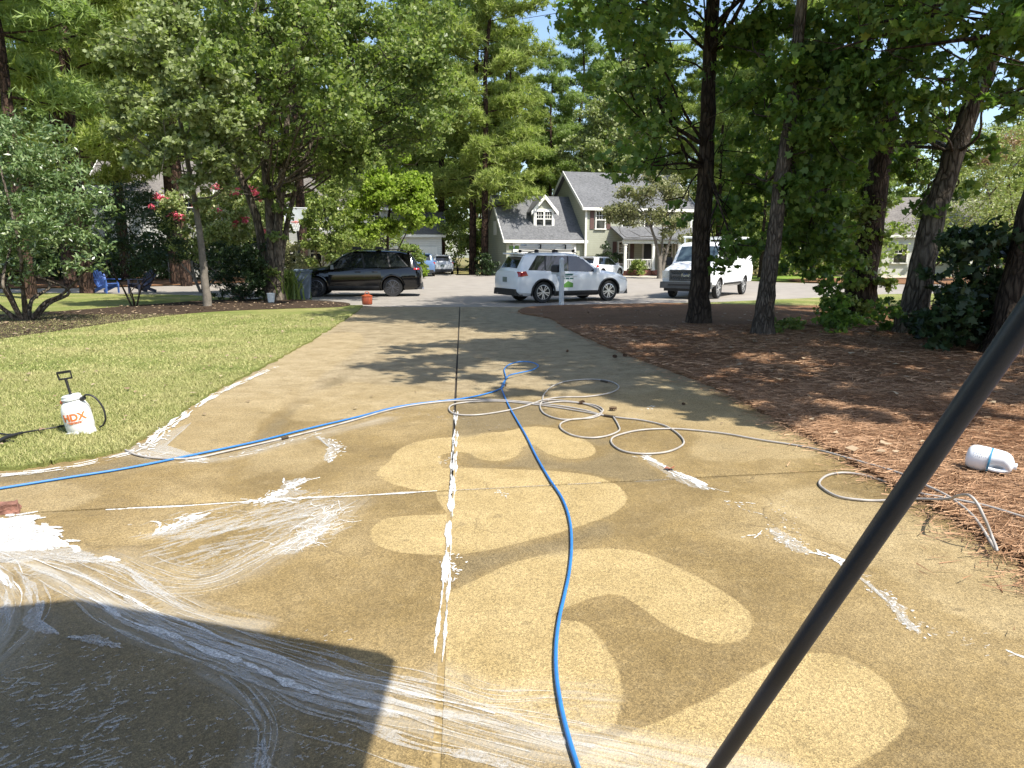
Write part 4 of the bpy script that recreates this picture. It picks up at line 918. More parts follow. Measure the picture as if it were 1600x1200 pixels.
# ---- basketball hoop
p_ = pt(466, 430, 38)
hp = thing('basketball_hoop', 'basketball hoop with red rim and white net behind the thick trunks', 'basketball hoop', (p_[0], 38, 0), R_(10))
zr = 1.6 + (398 - 349) / FOC * 38
MB().tube([(0, .95, 0), (0, .95, 2.4), (0, .55, zr + .3)], .06, 8).build('pole', CLAD, hp); MB().box((0, .9, .15), (.8, 1.0, .3), None, (.8, .8)).build('base', CLAD, hp)
MB().box((0, .42, zr + .35), (1.12, .03, .78)).build('backboard', M('backboard_sheet', (.45, .49, .50), .15, var=.1), hp)
bf = MB()
for s in (-1, 1): bf.box((s * .57, .41, zr + .35), (.05, .05, .84)); bf.box((0, .41, zr + .35 + s * .40), (1.09, .05, .05))
bf.build('frame', PAINTW, hp)
REDM = M('rim_red', (.60, .06, .03), .4); a = np.linspace(0, 2 * math.pi, 25)
MB().tube(np.column_stack([.235 * np.cos(a), .10 + .235 * np.sin(a), np.full(25, zr)]), .022, 6, False).box((0, .37, zr), (.14, .10, .12)).build('rim', REDM, hp)
nt = MB()
for k in range(12):
    for sg in (-1, 1):
        Q = [(.23 * (1 - .45 * t_) * math.cos(k * .5236 + sg * t_ * .8), .10 + .23 * (1 - .45 * t_) * math.sin(k * .5236 + sg * t_ * .8), zr - .45 * t_) for t_ in np.linspace(0, 1, 5)]; nt.tube(Q, .010, 4)
nt.build('net', SIGNW, hp)

# ---- garden sprayer
sp_ = at(129, 674, .03)
SPM = NT('milky_plastic'); SPM.set((.72, .72, .68), .35, 0, .4); SPM.b.inputs['Subsurface Weight'].default_value = .2; SPM.b.inputs['Subsurface Radius'].default_value = (.05, .05, .04); SPM = SPM.m
BLKR = M('black_rubber', (.014, .014, .015), .5, var=.2, scale=40); ORNG = M('orange_print', (.62, .16, .04), .5, var=.08)
spr = thing('garden_sprayer', 'white pump sprayer tank with black handle leaning on the lawn', 'sprayer', (sp_[0], sp_[1], .02), R_(-12)); spr.rotation_euler = (R_(4), R_(-9), R_(-6))
S = .93
prof = [(.07, .0), (.105, .008), (.118, .03), (.125, .08), (.128, .20), (.122, .25), (.104, .295), (.078, .325), (.062, .335)]
tank = MB().lathe([(r * S, z * S) for r, z in prof], 40).build('tank', SPM, spr, 50)
MB().box((-.02, -.085, .012), (.13, .07, .045), None, (.9, .8)).box((.095, -.03, .018), (.07, .10, .05), None, (.9, .8)).build('foot', SPM, spr)
MB().lathe([(.066 * S, .33 * S), (.088 * S, .335 * S), (.090 * S, .352 * S), (.083 * S, .358 * S), (.083 * S, .375 * S), (.070 * S, .384 * S), (.03, .386 * S)], 32).build('collar', M('sprayer_grey', (.56, .58, .57), .5, var=.05), spr, 40)
MB().tube([(0, 0, .35), (0, 0, .505)], .012, 10).build('pump_rod', BLKR, spr)
hd = MB(); hd.tube([(-.062, 0, .505), (-.066, 0, .565), (.066, 0, .565), (.062, 0, .505), (-.062, 0, .505)], .0085, 8); hd.box((0, 0, .565), (.125, .024, .020)); hd.build('handle', BLKR, spr, 50)
MB().lathe([(.018, 0), (.018, .03), (.010, .035)], 12, (-.075, -.01, .295), (-1, 0, .2)).build('relief_valve', M('valve_orange', (.55, .13, .05), .4), spr)
MB().lathe([(.016, 0), (.020, .01), (.018, .04)], 12, (.085, .0, .30), (1, 0, .35)).build('hose_fitting', BLKR, spr)
MB().tube(catmull([(.10, 0, .31), (.15, .0, .335), (.21, .01, .30), (.25, .02, .20), (.245, .02, .10), (.20, .03, .04), (.14, .05, .016)], 7), .0085, 8).build('hose', BLKR, spr, 60)
for body_, size_, zz, bold_ in (('HDX', .088, .178, .003), ('PUMP SPRAYER', .015, .122, .0004)):
    tm = text_mesh(body_, size_, .0012, bold_); c_ = mesh_co(tm)
    rr = .128 * S + .0015; th_ = c_[:, 0] / rr + .42; r_ = rr + c_[:, 2]
    V_ = np.column_stack([r_ * np.sin(th_), -r_ * np.cos(th_), c_[:, 1] + zz * S]).astype(np.float32)
    if body_ != 'HDX': V_[:, 2] -= .0
    tm.vertices.foreach_set('co', V_.ravel()); tm.update(); tm.materials.append(ORNG); mesh_obj('lettering', tm, tank)
u_ = [(math.sin(t_) * (.128 * S + .002), -math.cos(t_) * (.128 * S + .002), .134 * S) for t_ in np.linspace(-.15, .95, 14)]
MB().tube(u_, .0022, 5).build('underline', ORNG, tank)
# its lance, lying on the grass to the left
w_ = thing('spray_wand', 'black spray wand and hose lying on the grass left of the sprayer', 'spray wand', tuple(at(30, 675, .06)), 0)
o_ = at(30, 675, .06); loc = lambda px, py, z: at(px, py, z) - o_
MB().tube([loc(-40, 712, .05), loc(-8, 693, .06), loc(8, 684, .065), loc(35, 676, .06)], [.011, .017, .017, .013], 10).build('grip', BLKR, w_, 50)
MB().bar(loc(-5, 688, .05), loc(22, 690, .04), .014).build('trigger', BLKR, w_)
MB().tube(catmull([loc(35, 676, .06), loc(60, 672, .05), loc(85, 668, .05), loc(108, 664, .05), loc(125, 668, .04)], 6), .008, 8).build('hose', BLKR, w_, 50)
MB().tube(catmull([loc(-60, 672, .05), loc(-10, 676, .05), loc(14, 679, .05), loc(32, 677, .06)], 6), .008, 8).build('hose_end', BLKR, w_, 50)

# ---- hoses on the concrete
def hose(name, label, pix, r, mat, closed=False, zs=None, fit=None):
    P = []
    for i, p in enumerate(pix):
        z = r + .004 if len(p) < 3 else p[2]; P.append(at(p[0], p[1], z))
    P = catmull(P, 9); o = MB().tube(P, r, 10).build(name, mat, None, 60); tag(o, label, 'hose')
    if fit:
        for (a, b) in fit:
            MB().tube([at(*a, r + .006), at(*b, r + .006)], r * 1.55, 10).build('coupling', BRASS, o, 50)
    return o
BRASS = M('dark_coupling', (.07, .055, .04), .5, .4); BLUEH = M('blue_hose_rubber', (.030, .165, .45), .42, var=.14, scale=14, spec=.45); GREYH = M('grey_hose_rubber', (.34, .315, .285), .55, var=.2, scale=10)
hose('water_hose', 'long bright blue hose running down the driveway with a far loop',
     [(-260, 800), (-100, 778), (0, 763), (100, 747), (200, 731), (300, 711), (400, 690), (480, 670), (560, 651), (610, 638), (650, 631), (720, 623), (760, 615), (783, 606.5), (789, 597), (790, 588), (788, 577), (797, 569, .04), (815, 565, .05), (832, 566.5, .05), (841, 571.5, .05), (832, 578, .05), (812, 582.5, .05), (796, 586.5, .05), (789, 594, .05), (784, 605, .04), (788, 618), (796, 636), (808, 657), (822, 681), (838, 713), (857, 746), (878, 778), (890, 812), (893, 850), (890, 890), (883, 925), (874, 965), (869, 1005), (869, 1050), (876, 1100), (888, 1150), (902, 1195), (922, 1255), (960, 1340)], .0086, BLUEH)
hose('pressure_hose', 'grey hose following the blue one, then running right to the pine straw',
     [(196, 703), (215, 711), (250, 716), (300, 716), (350, 706), (450, 683), (540, 660), (610, 640), (660, 631), (720, 625.5), (783, 625), (866, 633), (910, 640), (940, 648), (968, 652.5), (1000, 656), (1036, 664), (1056, 675), (1068, 688), (1064, 697), (1042, 706), (1007, 709), (975, 705), (957, 694), (957, 684), (975, 677), (1000, 672), (1032, 670), (1067, 670.5), (1130, 677), (1187, 687), (1262, 699), (1337, 719, .045), (1405, 739, .055), (1444, 757, .06), (1484, 777, .06), (1522, 808, .055), (1556, 859, .045), (1549, 836, .10), (1538, 809, .19), (1527, 787, .25), (1514, 774, .28), (1497, 774.5, .22), (1478, 780, .12), (1427, 779.5, .05), (1375, 782), (1345, 781), (1311, 776), (1289, 765), (1280, 754), (1293, 742.5), (1319, 738.5), (1352, 743), (1394, 756), (1440, 771, .05), (1502, 782, .06), (1544, 791, .06), (1600, 808, .06), (1720, 845, .06)], .0082, GREYH, fit=[((944, 649), (961, 651.5)), ((440, 685.5), (450, 683))])
hose('pressure_hose', 'second grey hose thrown in four overlapping rings in the middle of the driveway',
     [(958, 650.5), (966, 664), (967, 673), (948, 681), (922, 684), (895, 680), (877, 670), (877, 661), (895, 655), (924, 653), (940, 646), (932, 637), (905, 629), (866, 625), (848, 627), (844, 636), (852, 647), (877, 655), (910, 654), (933, 648), (942, 640), (925, 632), (880, 627.5), (852, 629), (848, 622), (853, 612), (866, 602), (889, 595), (924, 592.5), (954, 596), (967, 604.5), (954, 613.5), (918, 619.5), (877, 620.5), (852, 624), (836, 629), (815, 636), (789, 642), (748, 648), (715, 647.5), (702, 640.5), (708, 632), (740, 627.5), (783, 627), (824, 630.5), (870, 636.5), (910, 643), (944, 649)], .0082, GREYH, fit=[((939, 594.5), (949, 596.5)), ((848, 627), (856, 626.5))])

# ---- black hose arching up close to the camera
def dp(px, py, d): r = ray(px, py); t = d / (r[1] * math.cos(PITCH) - r[2] * math.sin(PITCH)); return np.array([0, 0, CAM_H]) + r * t
pa_, pb_ = dp(1118, 1200, 1.62), dp(1600, 500, .90); pd_ = (pb_ - pa_) / np.linalg.norm(pb_ - pa_); p0_ = pa_ - pd_ * ((pa_[2] - .03) / pd_[2]); p1_ = pb_ + pd_ * .45
HOSEB = NT('ribbed_black_hose'); hv = HOSEB.coord(); hn = HOSEB.noise(hv, 220, 3, .6); HOSEB.set(HOSEB.ramp(HOSEB.noise(hv, 6, 3), [(.3, (.009, .020, .046)), (.7, (.016, .034, .075))]),   .42, 0, .5); HOSEB.bump(hn, .25, .002); HOSEB = HOSEB.m
pole = thing('wand_pole', 'straight blue black pole slanting up across the right foreground', 'pole', tuple(p0_)); L_ = np.linalg.norm(p1_ - p0_)
MB().tube([pd_ * t_ for t_ in np.linspace(.04, L_, 12)], .0168, 24).build('shaft', HOSEB, pole, 60); MB().tube([pd_ * .0, pd_ * .03, pd_ * .07], [.012, .020, .020], 16).build('tip', CLAD, pole, 50); MB().tube([pd_ * (L_ - .16), pd_ * (L_ + .01)], .0195, 20).build('grip', BLKR, pole, 50)

# ---- white plastic jug on the straw
jp = at(1545, 735, .05)
jug = thing('jug', 'white plastic jug with blue band lying on the pine straw', 'jug', (jp[0], jp[1], .125)); jug.rotation_euler = (0, R_(97), R_(-38))
JM = M('jug_plastic', (.76, .77, .78), .35, var=.03); prof = [(.02, -.150), (.050, -.147), (.070, -.138), (.084, -.120), (.091, -.095), (.0935, -.04), (.092, .05), (.089, .082), (.078, .110), (.058, .130), (.036, .141), (.025, .145), (.025, .164), (.018, .165), (.018, .135)]
mj = MB().lathe(prof, 36); V_ = np.array(mj.v)
k_ = np.exp(-((V_[:, 2] - .062) / .05) ** 2) * np.clip((V_[:, 0] * .55 - V_[:, 1] * .83) / .09, 0, 1) ** 2; V_[:, :2] *= (1 - .55 * k_)[:, None]; mj.v = [tuple(p) for p in V_]
mj.build('bottle', JM, jug, 60)
MB().tube(catmull([(.044, -.066, -.01), (.046, -.068, .04), (.040, -.058, .09), (.022, -.03, .128)], 6), .014, 10).build('grip', JM, jug, 60)
a = np.linspace(0, 2 * math.pi, 41); MB().lathe([(.0925, -.008), (.0938, -.008), (.0938, .004), (.0925, .004)], 40).build('band', M('band_blue', (.05, .22, .36), .5), jug)
pr = MB()
for i in range(7):
    z = -.10 + i * .012
    for k in range(9):
        t_ = 2.2 + k * .26 + (i % 2) * .07; L = rng.uniform(.06, .16)
        A = [(math.cos(q) * .0932, math.sin(q) * .0932, z) for q in np.linspace(t_, t_ + L, 3)]; pr.tube(A, .0012, 4)
pr.build('print', M('print_grey', (.18, .20, .24), .6), jug)

# ---- lump of red stone at the left edge, cones and leaves on the concrete
STONE = M('red_stone', (.20, .095, .068), .9, var=.4, scale=22, bump=.8, bscale=60)
p_ = at(14, 800, 0); m = MB(); m.box((0, 0, .035), (.13, .09, .065), (.12, .1, .5), (.7, .65)); bm = bmesh.new(); bm.from_mesh(m.mesh('stone')); bmesh.ops.subdivide_edges(bm, edges=bm.edges[:], cuts=3, use_grid_fill=True)
for v in bm.verts: v.co += Vector(rng.normal(0, .004, 3))
me = bpy.data.meshes.new('stone'); bm.to_mesh(me); bm.free(); me.materials.append(STONE); o = mesh_obj('stone', me); o.location = (p_[0], p_[1], -.005); tag(o, 'lump of reddish stone by the white foam at the left edge', 'stone')
CONE = M('cone_brown', (.11, .06, .035), .9, var=.4, scale=40)
def pine_cone(px, py, s, label, group=None, rz=0):
    m = MB()
    for i in range(7):
        z = i / 6; r = (.5 + .5 * math.sin(math.pi * (z * .8 + .15))) * .5; k = 8
        for j in range(k):
            a = j * 2 * math.pi / k + i * .4; c, n = math.cos(a), math.sin(a); q = np.array([c, n, 0]) * r * s; zz = z * s * 1.3
            m.add([(q[0] * .3, q[1] * .3, zz), (q[0] - n * s * .14, q[1] + c * s * .14, zz + .10 * s), (q[0] * 1.15, q[1] * 1.15, zz + .2 * s), (q[0] + n * s * .14, q[1] - c * s * .14, zz + .10 * s)], [(0, 1, 2, 3)])
    m.lathe([(.12 * s, 0), (.16 * s, .6 * s), (.05 * s, 1.3 * s)], 8); o = m.build('pine_cone', CONE); p = at(px, py, s * .35); o.location = p; o.rotation_euler = (R_(80), 0, rz); tag(o, label, 'pine cone', group)
for px, py, s, lb in ((952, 639, .052, 'brown pine cone alone right of the upper grey hose ring'), (905, 630, .045, 'small pine cone between the grey hose rings'), (791, 602, .035, 'tiny pine cone touching the blue hose crossing'), (963, 557, .055, 'dark pine cone in tree shade, left one of a close pair'), (974, 555, .055, 'dark pine cone in tree shade, right one of a close pair'), (886, 549, .04, 'dark pine cone in the dapple above the blue hose loop'), (1070, 631, .03, 'little pine cone at the edge of the leafy shadow')): pine_cone(px, py, s, lb, None, rng.uniform(0, 6))
def leaf_obj(px, py, s, label, c):
    m = MB(); P = [(math.cos(a) * s * (1 if k % 2 else .55), math.sin(a) * s * (1 if k % 2 else .55), rng.uniform(0, .4) * s) for k, a in enumerate(np.linspace(0, 2 * math.pi, 10, endpoint=False))]
    m.add([(0, 0, .12 * s)] + P, [(0, i + 1, (i + 1) % 10 + 1) for i in range(10)]); o = m.build('leaf', M('leaf_' + label.split()[0], c, .7)); o.location = at(px, py, .008); tag(o, label, 'leaf')
leaf_obj(1047, 733, .05, 'red brown fallen leaf by the foam trail and joint', (.22, .07, .03)); leaf_obj(160, 682, .05, 'brown fallen leaf on the grass at the foot of the sprayer', (.30, .15, .06))

# ================================================================== TREES AND PLANTS
BARK_D = barkmat('dark_bark', (.022, .016, .012), (.105, .078, .056)); BARK_G = barkmat('grey_bark', (.045, .036, .028), (.19, .155, .12), (14, 14, 3))
BARK_P = barkmat('pine_bark', (.016, .012, .010), (.125, .075, .052), (5, 5, 1.6), .08); BARK_S = M('smooth_bark', (.15, .13, .105), .85, var=.3, scale=7, bump=.3); BARK_T = barkmat('tan_bark', (.05, .04, .03), (.24, .20, .155), (8, 8, 2))
LF_GUM = leafmat('gum_leaf', (0.065, 0.119, 0.030), (0.176, 0.272, 0.062), .52, .43, .42, (0.279, 0.331, 0.069))
LF_MAPLE = leafmat('maple_leaf', (0.079, 0.128, 0.038), (0.218, 0.279, 0.076), 0.42, .46, .42, (0.349, 0.367, 0.146))
LF_PALE = leafmat('pale_leaf', (0.157, 0.200, 0.079), (0.303, 0.339, 0.145), .38, .5, .4, (0.363, 0.387, 0.206))
LF_LIME = leafmat('lime_leaf', (0.157, 0.242, 0.034), (0.315, 0.396, 0.069), .48, .5, .3)
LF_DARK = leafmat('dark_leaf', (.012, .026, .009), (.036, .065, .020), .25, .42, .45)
LF_GLOSS = leafmat('glossy_leaf', (0.055, 0.106, 0.034), (0.164, 0.235, 0.086), .25, .36, .7, (0.281, 0.312, 0.156))
LF_MYRT = leafmat('myrtle_leaf', (0.159, 0.209, 0.086), (0.316, 0.359, 0.144), .38, .5, .35, (0.431, 0.388, 0.215))
LF_PINE = leafmat('pine_needle', (0.172, 0.229, 0.056), (0.343, 0.395, 0.115), .45, .5, .3, (0.343, 0.369, 0.127))
LF_PINE2 = leafmat('dark_pine_needle', (0.120, 0.189, 0.057), (0.267, 0.341, 0.105), .4, .5, .3)
LF_WOOD = leafmat('woodland_leaf', (0.077, 0.121, 0.034), (0.235, 0.292, 0.080), .40, .5, .3, (0.356, 0.370, 0.113))
LF_OAK = leafmat('oak_leaf', (0.127, 0.144, 0.063), (0.253, 0.253, 0.132), .33, .5, .3, (0.333, 0.310, 0.172))
PINK = leafmat('pink_blossom', (.60, .07, .15), (.85, .22, .32), .3, .6, .2)

def unit(a): return a / (np.linalg.norm(a, axis=-1, keepdims=True) + 1e-9)
def leaf_cloud(C, R, n, size, kind='quad', flat=.7, up=.7, sub=7, seed=0, squash=.75):
    """leaves in clumps; C (m,3) clump centres, R (m,) radii, n leaves in all; each clump is broken into sprigs with gaps between"""
    r = np.random.default_rng(seed); m = len(C); w = R ** 2; cnt = np.maximum(6, (n * w / w.sum()).astype(int)); out = []
    for i in range(m):
        d = unit(r.normal(0, 1, (sub, 3))); sc = C[i] + d * R[i] * (r.uniform(.25, 1, (sub, 1)) ** .5) * [1, 1, squash]
        k = r.integers(sub, size=cnt[i]); out.append(sc[k] + r.normal(0, 1, (cnt[i], 3)) * R[i] * [.215, .215, .14])
    P = np.vstack(out); N = len(P); nrm = unit(r.normal(0, 1, (N, 3)) + [0, 0, up]); t = unit(np.cross(nrm, r.normal(0, 1, (N, 3)))); b = np.cross(nrm, t); s = size * r.uniform(.6, 1.25, (N, 1))
    tip = t * s; side = b * s
    if kind == 'quad': tpl = [(-.5, 0, 0), (0, .36, .10), (.5, 0, -.06), (0, -.36, .10)]
    elif kind == 'long': tpl = [(-.5, 0, 0), (-.05, .17, .05), (.5, 0, -.12), (-.05, -.17, .05)]
    else: tpl = [(-.45, 0, 0), (-.28, .40, .04), (-.02, .22, .05), (.12, .46, -.02), (.18, .16, .03), (.55, 0, -.10), (.18, -.16, .03), (.12, -.46, -.02), (-.02, -.22, .05), (-.28, -.40, .04)]
    V = np.stack([P + tip * a + side * c + nrm * s * e for a, c, e in tpl], 1); return V, len(tpl)
def crown_clumps(z0, z1, R, n, seed, bias=.5, rs=.27, cx=0, cy=0, shape=.6, lean=(0, 0)):
    r = np.random.default_rng(seed); z = r.uniform(0, 1, n); prof = np.sin(np.pi * np.clip(z * .92 + .06, 0, 1) ** shape); rad = R * prof * r.uniform(.05, 1, n) ** bias; a = r.uniform(0, 2 * math.pi, n)
    zz = z0 + (z1 - z0) * z; C = np.column_stack([cx + np.cos(a) * rad + lean[0] * zz, cy + np.sin(a) * rad + lean[1] * zz, zz]); return C, R * rs * r.uniform(.7, 1.25, n)
def trunk_mesh(trunks, C, R, r0, seed, nl=36, mat=None, ns=12, flare=1.5, low=.25):
    r = np.random.default_rng(seed); m = MB(); paths = []
    for P, ra, rb in trunks:
        P = catmull(P, 6); n = len(P); s = np.linspace(0, 1, n); rad = ra + (rb - ra) * s ** .8; rad = rad * (1 + (flare - 1) * np.exp(-(P[:, 2] - P[0, 2]) / .35)); j = r.normal(0, ra * .05, P.shape); j[0] = 0
        m.tube(P + j, rad * (1 + r.normal(0, .03, n)), ns); paths.append((P, rad))
    for i in (r.permutation(len(C))[:nl] if len(C) else []):
        P, rad = paths[int(r.integers(len(paths)))]; c = C[i]; L = np.linalg.norm(P[:, :2] - c[:2], axis=1); zt = c[2] - .55 * L.min() - .2
        k = int(np.argmin(np.abs(P[:, 2] - zt) + (P[:, 2] < P[-1, 2] * low) * 40)); a = P[k]; d = c - a; l = np.linalg.norm(d)
        if l < .3: continue
        q = [a, a + d * .35 + r.normal(0, .05 * l, 3) + [0, 0, -.03 * l], a + d * .7 + r.normal(0, .06 * l, 3), c]; ra = min(rad[k] * .4, .010 * l + .010)
        m.tube(catmull(q, 3), np.linspace(ra, .008, 10), 6, False)
        for _ in range(3):
            e = c + r.normal(0, 1, 3) * R[i] * .8; b = a + d * r.uniform(.5, .95); m.tube([b, (b + e) / 2 + r.normal(0, .05 * l, 3), e], [.012 + .003 * l, .008, .004], 4, False)
    return m.mesh('trunk', mat, 60)
def tree(name, label, cat, base, trunks, C, R, n, leaf, lmat, bmat, kind='quad', seed=0, nl=36, group=None, up=.7, sub=7, flare=1.5, extra=None, low=.25, squash=.75, r0=.2):
    root = thing(name, label, cat, tuple(base), 0, group)
    mesh_obj('trunk', trunk_mesh(trunks, C, R, r0, seed, nl, bmat, 14, flare, low), root)
    V, k = leaf_cloud(np.asarray(C), np.asarray(R), n, leaf, kind, seed=seed + 5, up=up, sub=sub, squash=squash)
    mesh_obj('crown', np_mesh('crown', V, k, lmat), root)
    return root
def straight(h, ra, rb, lean=(0, 0), seed=0, n=6, wob=.12):
    r = np.random.default_rng(seed); z = np.linspace(0, h, n); P = np.column_stack([lean[0] * z + r.normal(0, wob, n) * (z / h), lean[1] * z + r.normal(0, wob, n) * (z / h), z]); P[0] = (0, 0, -.1); return (P, ra, rb)
def rel(base, pts):
    """clumps given as survey pixels with their distance and radius, made local to the tree"""
    return np.array([pt(x, y, Y) for x, y, Y, r in pts]) - np.array(base), np.array([q[3] for q in pts])
def merge(*a): return np.vstack([q[0] for q in a]), np.concatenate([q[1] for q in a])
def gp(px, py): p = at(px, py); return np.array([p[0], p[1], 0.0])

# ---- the near trees right of the driveway
b = gp(1092, 506)
C, R = merge(crown_clumps(7.2, 14, 4.2, 56, 3, cy=-1.2), rel(b, [(930, 40, 15, .7), (985, 75, 15, .8), (1010, 150, 15.5, .8), (960, 140, 15, .7), (1020, 215, 15.2, .7), (985, 245, 15, .6), (1030, 60, 16.8, .9), (1000, 10, 15, .9), (935, 5, 14.5, .6), (1035, 150, 16.8, .7), (1035, 262, 16.4, .5), (1145, 60, 17, .8), (1150, 130, 17, .7), (1140, 290, 17, .7), (1140, 345, 16.6, .6), (1150, 395, 15, .5), (1135, 225, 17, .6), (1155, 240, 16.6, .7), (1050, 335, 16.4, .35), (1128, 410, 15.2, .35), (912, 5, 14.5, .4)]))
tree('gum_tree', 'tall dark trunked gum tree in front of the white van, nearest the driveway', 'tree', b, [([(0, 0, -.1), (-.02, 0, 1.5), (.0, .05, 4), (-.02, .1, 6.5), (.1, .2, 11), (.2, .2, 14)], .265, .08)], C, R, 32000, .17, LF_GUM, BARK_D, 'star', 11, 46, up=.4, flare=1.25)
b = gp(1190, 524)
C, R = merge(crown_clumps(7, 13, 3.4, 26, 13, lean=(.05, 0)), rel(b, [(1225, 20, 15.6, .8), (1215, 290, 16.5, .6), (1260, 240, 16.5, .8), (1285, 330, 16.5, .7), (1240, 400, 17, .5), (1275, 415, 17, .45), (1300, 350, 17.5, .7), (1225, 345, 17, .6), (1310, 300, 17.5, .7), (1150, 320, 17, .6), (1165, 380, 17, .5), (1235, 170, 16.5, .8), (1290, 170, 17, .9), (1315, 410, 17.5, .4), (1270, 60, 14, .9), (1300, 130, 14, .8), (1265, 190, 14.2, .8), (1310, 210, 14, .8), (1250, 290, 14.5, .7), (1290, 300, 14.5, .8), (1320, 260, 20.5, .8), (1245, 350, 15.6, .6), (1280, 370, 15, .6), (1300, 390, 16, .45), (1175, 150, 15.8, .6), (1175, 60, 15.8, .7), (1260, 110, 15.4, .7)]))
tree('gum_tree', 'slimmer leaning gum tree with sunlit patched bark, second from the driveway', 'tree', b, [([(0, 0, -.1), (.06, 0, 1.0), (.16, 0, 2.6), (.30, 0, 4.5), (.42, .1, 6.8), (.6, .1, 10), (.7, .2, 13)], .195, .06)], C, R, 38000, .165, LF_GUM, BARK_G, 'star', 21, 40, up=.4, flare=1.45)
b = gp(1342, 494)
C, R = merge(crown_clumps(8.2, 19, 4.8, 90, 23), rel(b, [(1352, 290, 19, .35), (1345, 330, 18.8, .40), (1370, 320, 18.8, .35), (1340, 365, 18.7, .40), (1365, 370, 18.6, .35), (1350, 410, 18.6, .38), (1330, 440, 18.5, .35), (1320, 470, 18.4, .4), (1375, 440, 18.5, .35), (1360, 480, 18.4, .35)]))
r3 = tree('pine_tree', 'thick black barked pine with ivy climbing its trunk', 'tree', b, [([(0, 0, -.1), (.06, 0, 1.5), (.20, 0, 4), (.38, 0, 7), (.5, 0, 12), (.6, 0, 22)], .43, .12)], C[:90], R[:90], 20000, .30, LF_PINE2, BARK_D, 'long', 31, 30, flare=1.2)
V, k = leaf_cloud(C[90:], R[90:], 1700, .15, 'star', seed=77, up=.1); mesh_obj('ivy', np_mesh('ivy', V, k, LF_MAPLE), r3)
b = gp(1418, 522)
C, R = merge(crown_clumps(7, 13.5, 4.0, 34, 33, lean=(.22, 0)), rel(b, [(1340, 40, 14, .9), (1400, 60, 13.5, .9), (1440, 40, 14, .8), (1370, 130, 13.8, .8), (1420, 150, 13.5, .8), (1445, 120, 15.6, .7), (1330, 200, 20.5, .9), (1400, 215, 20.5, .8), (1470, 170, 15.8, .55), (1510, 235, 15.8, .5), (1490, 295, 15.6, .45), (1545, 50, 14.5, .5), (1560, 110, 12.5, .5), (1590, 60, 12, .55), (1430, 250, 15.4, .45), (1440, 320, 14.5, .4)]))
tree('leaning_tree', 'brown trunked tree leaning to the right out of the dark thicket', 'tree', b, [([(0, 0, -.1), (.10, 0, .8), (.28, 0, 2.2), (.62, 0, 3.8), (1.15, 0, 5.6), (1.6, 0, 7.5), (2.6, 0, 11), (3.1, 0, 13.5)], .30, .08)], C, R, 34000, .17, LF_GUM, BARK_T, 'star', 41, 46, up=.4, flare=1.3)
b = np.array([7.95, 11.4, 0]); C, R = crown_clumps(7.2, 14, 3.4, 40, 43)
tree('maple_tree', 'dark trunk cut by the right edge of the view behind the thicket', 'tree', b, [straight(13.5, .27, .07, (.13, 0), 3)], C, R, 11000, .19, LF_GUM, BARK_D, 'star', 51, 40, up=.4)
# trees whose boughs reach in from the right and shade the straw
for i, (x, y, h, z0, rr, sd) in enumerate(((6.6, 7.2, 12.5, 6.4, 3.9, 61), (11.2, 6.6, 14, 5.0, 3.6, 63), (12.8, 10.5, 14, 6.4, 4.0, 65), (7.6, 4.3, 12, 7.4, 2.3, 69))):
    C, R = crown_clumps(z0, h, rr, (100, 40, 40, 24)[i], sd, rs=(.14, .20, .22, .16)[i])
    if i == 0: C, R = merge((C, R), (np.array([(4.3, 5.9, 4.05), (5.0, 5.6, 4.2), (4.8, 6.6, 4.4), (4.4, 5.2, 4.0), (5.4, 6.2, 4.5), (3.9, 6.4, 4.35), (5.6, 5.0, 4.2)]) - [x, y, 0], np.full(7, .42)))
    tree('maple_tree', ('maple standing right of the driveway with boughs over the straw', 'spreading maple further right of the straw bed', 'broad maple whose leaves hang into the top right corner', 'maple nearest the carport at the right')[i], 'tree', (x, y, 0), [straight(h, .22, .05, (0, 0), sd)], C, R, (16500, 16000, 5000, 3600)[i], (.22, .26, .26, .22)[i], LF_MAPLE, BARK_D, 'quad', sd, 30, up=.5, sub=6)
C, R = rel((0, 0, 0), [(1560, 5, 8.5, .36), (1600, 40, 8.3, .32), (1540, 80, 8.8, .2), (1470, 10, 9, .42), (1590, 125, 8.3, .16), (1575, 165, 8.4, .18), (1640, 30, 8, .5), (1400, 15, 9.5, .4), (1330, 10, 9.8, .4), (1545, 160, 9, .15)])
bb = tree('maple_tree', 'low maple bough with large leaves against the sky at the top right', 'tree', (10.2, 8.9, 0), [straight(8, .12, .04, (0, 0), 70)], C - np.array([10.2, 8.9, 0]), R, 1500, .13, LF_GUM, BARK_D, 'star', 71, 10, up=.4, low=.4)

def bush(name, label, cat, base, C, R, n, leaf, lmat, kind='quad', seed=0, stems=7, spread=.5, bmat=None, sr=.035, up=.5, sub=7, group=None):
    root = thing(name, label, cat, tuple(base), 0, group); r = np.random.default_rng(seed); m = MB()
    for k in range(stems):
        a = 2 * math.pi * k / stems + r.uniform(-.3, .3); c = C[int(r.integers(len(C)))]; f = np.array([math.cos(a), math.sin(a), 0]) * .10 * spread
        mid = f * 3 + np.array([math.cos(a) * spread, math.sin(a) * spread, c[2] * .45]); m.tube(catmull([f + [0, 0, -.05], (f + mid) / 2 + r.normal(0, .05, 3), mid, c], 5), np.linspace(sr, sr * .3, 16), 7, False)
    if stems: m.build('stem', bmat or BARK_S, root, 60)
    V, k = leaf_cloud(C, R, n, leaf, kind, seed=seed, up=up, sub=sub); mesh_obj('foliage', np_mesh('foliage', V, k, lmat), root); return root
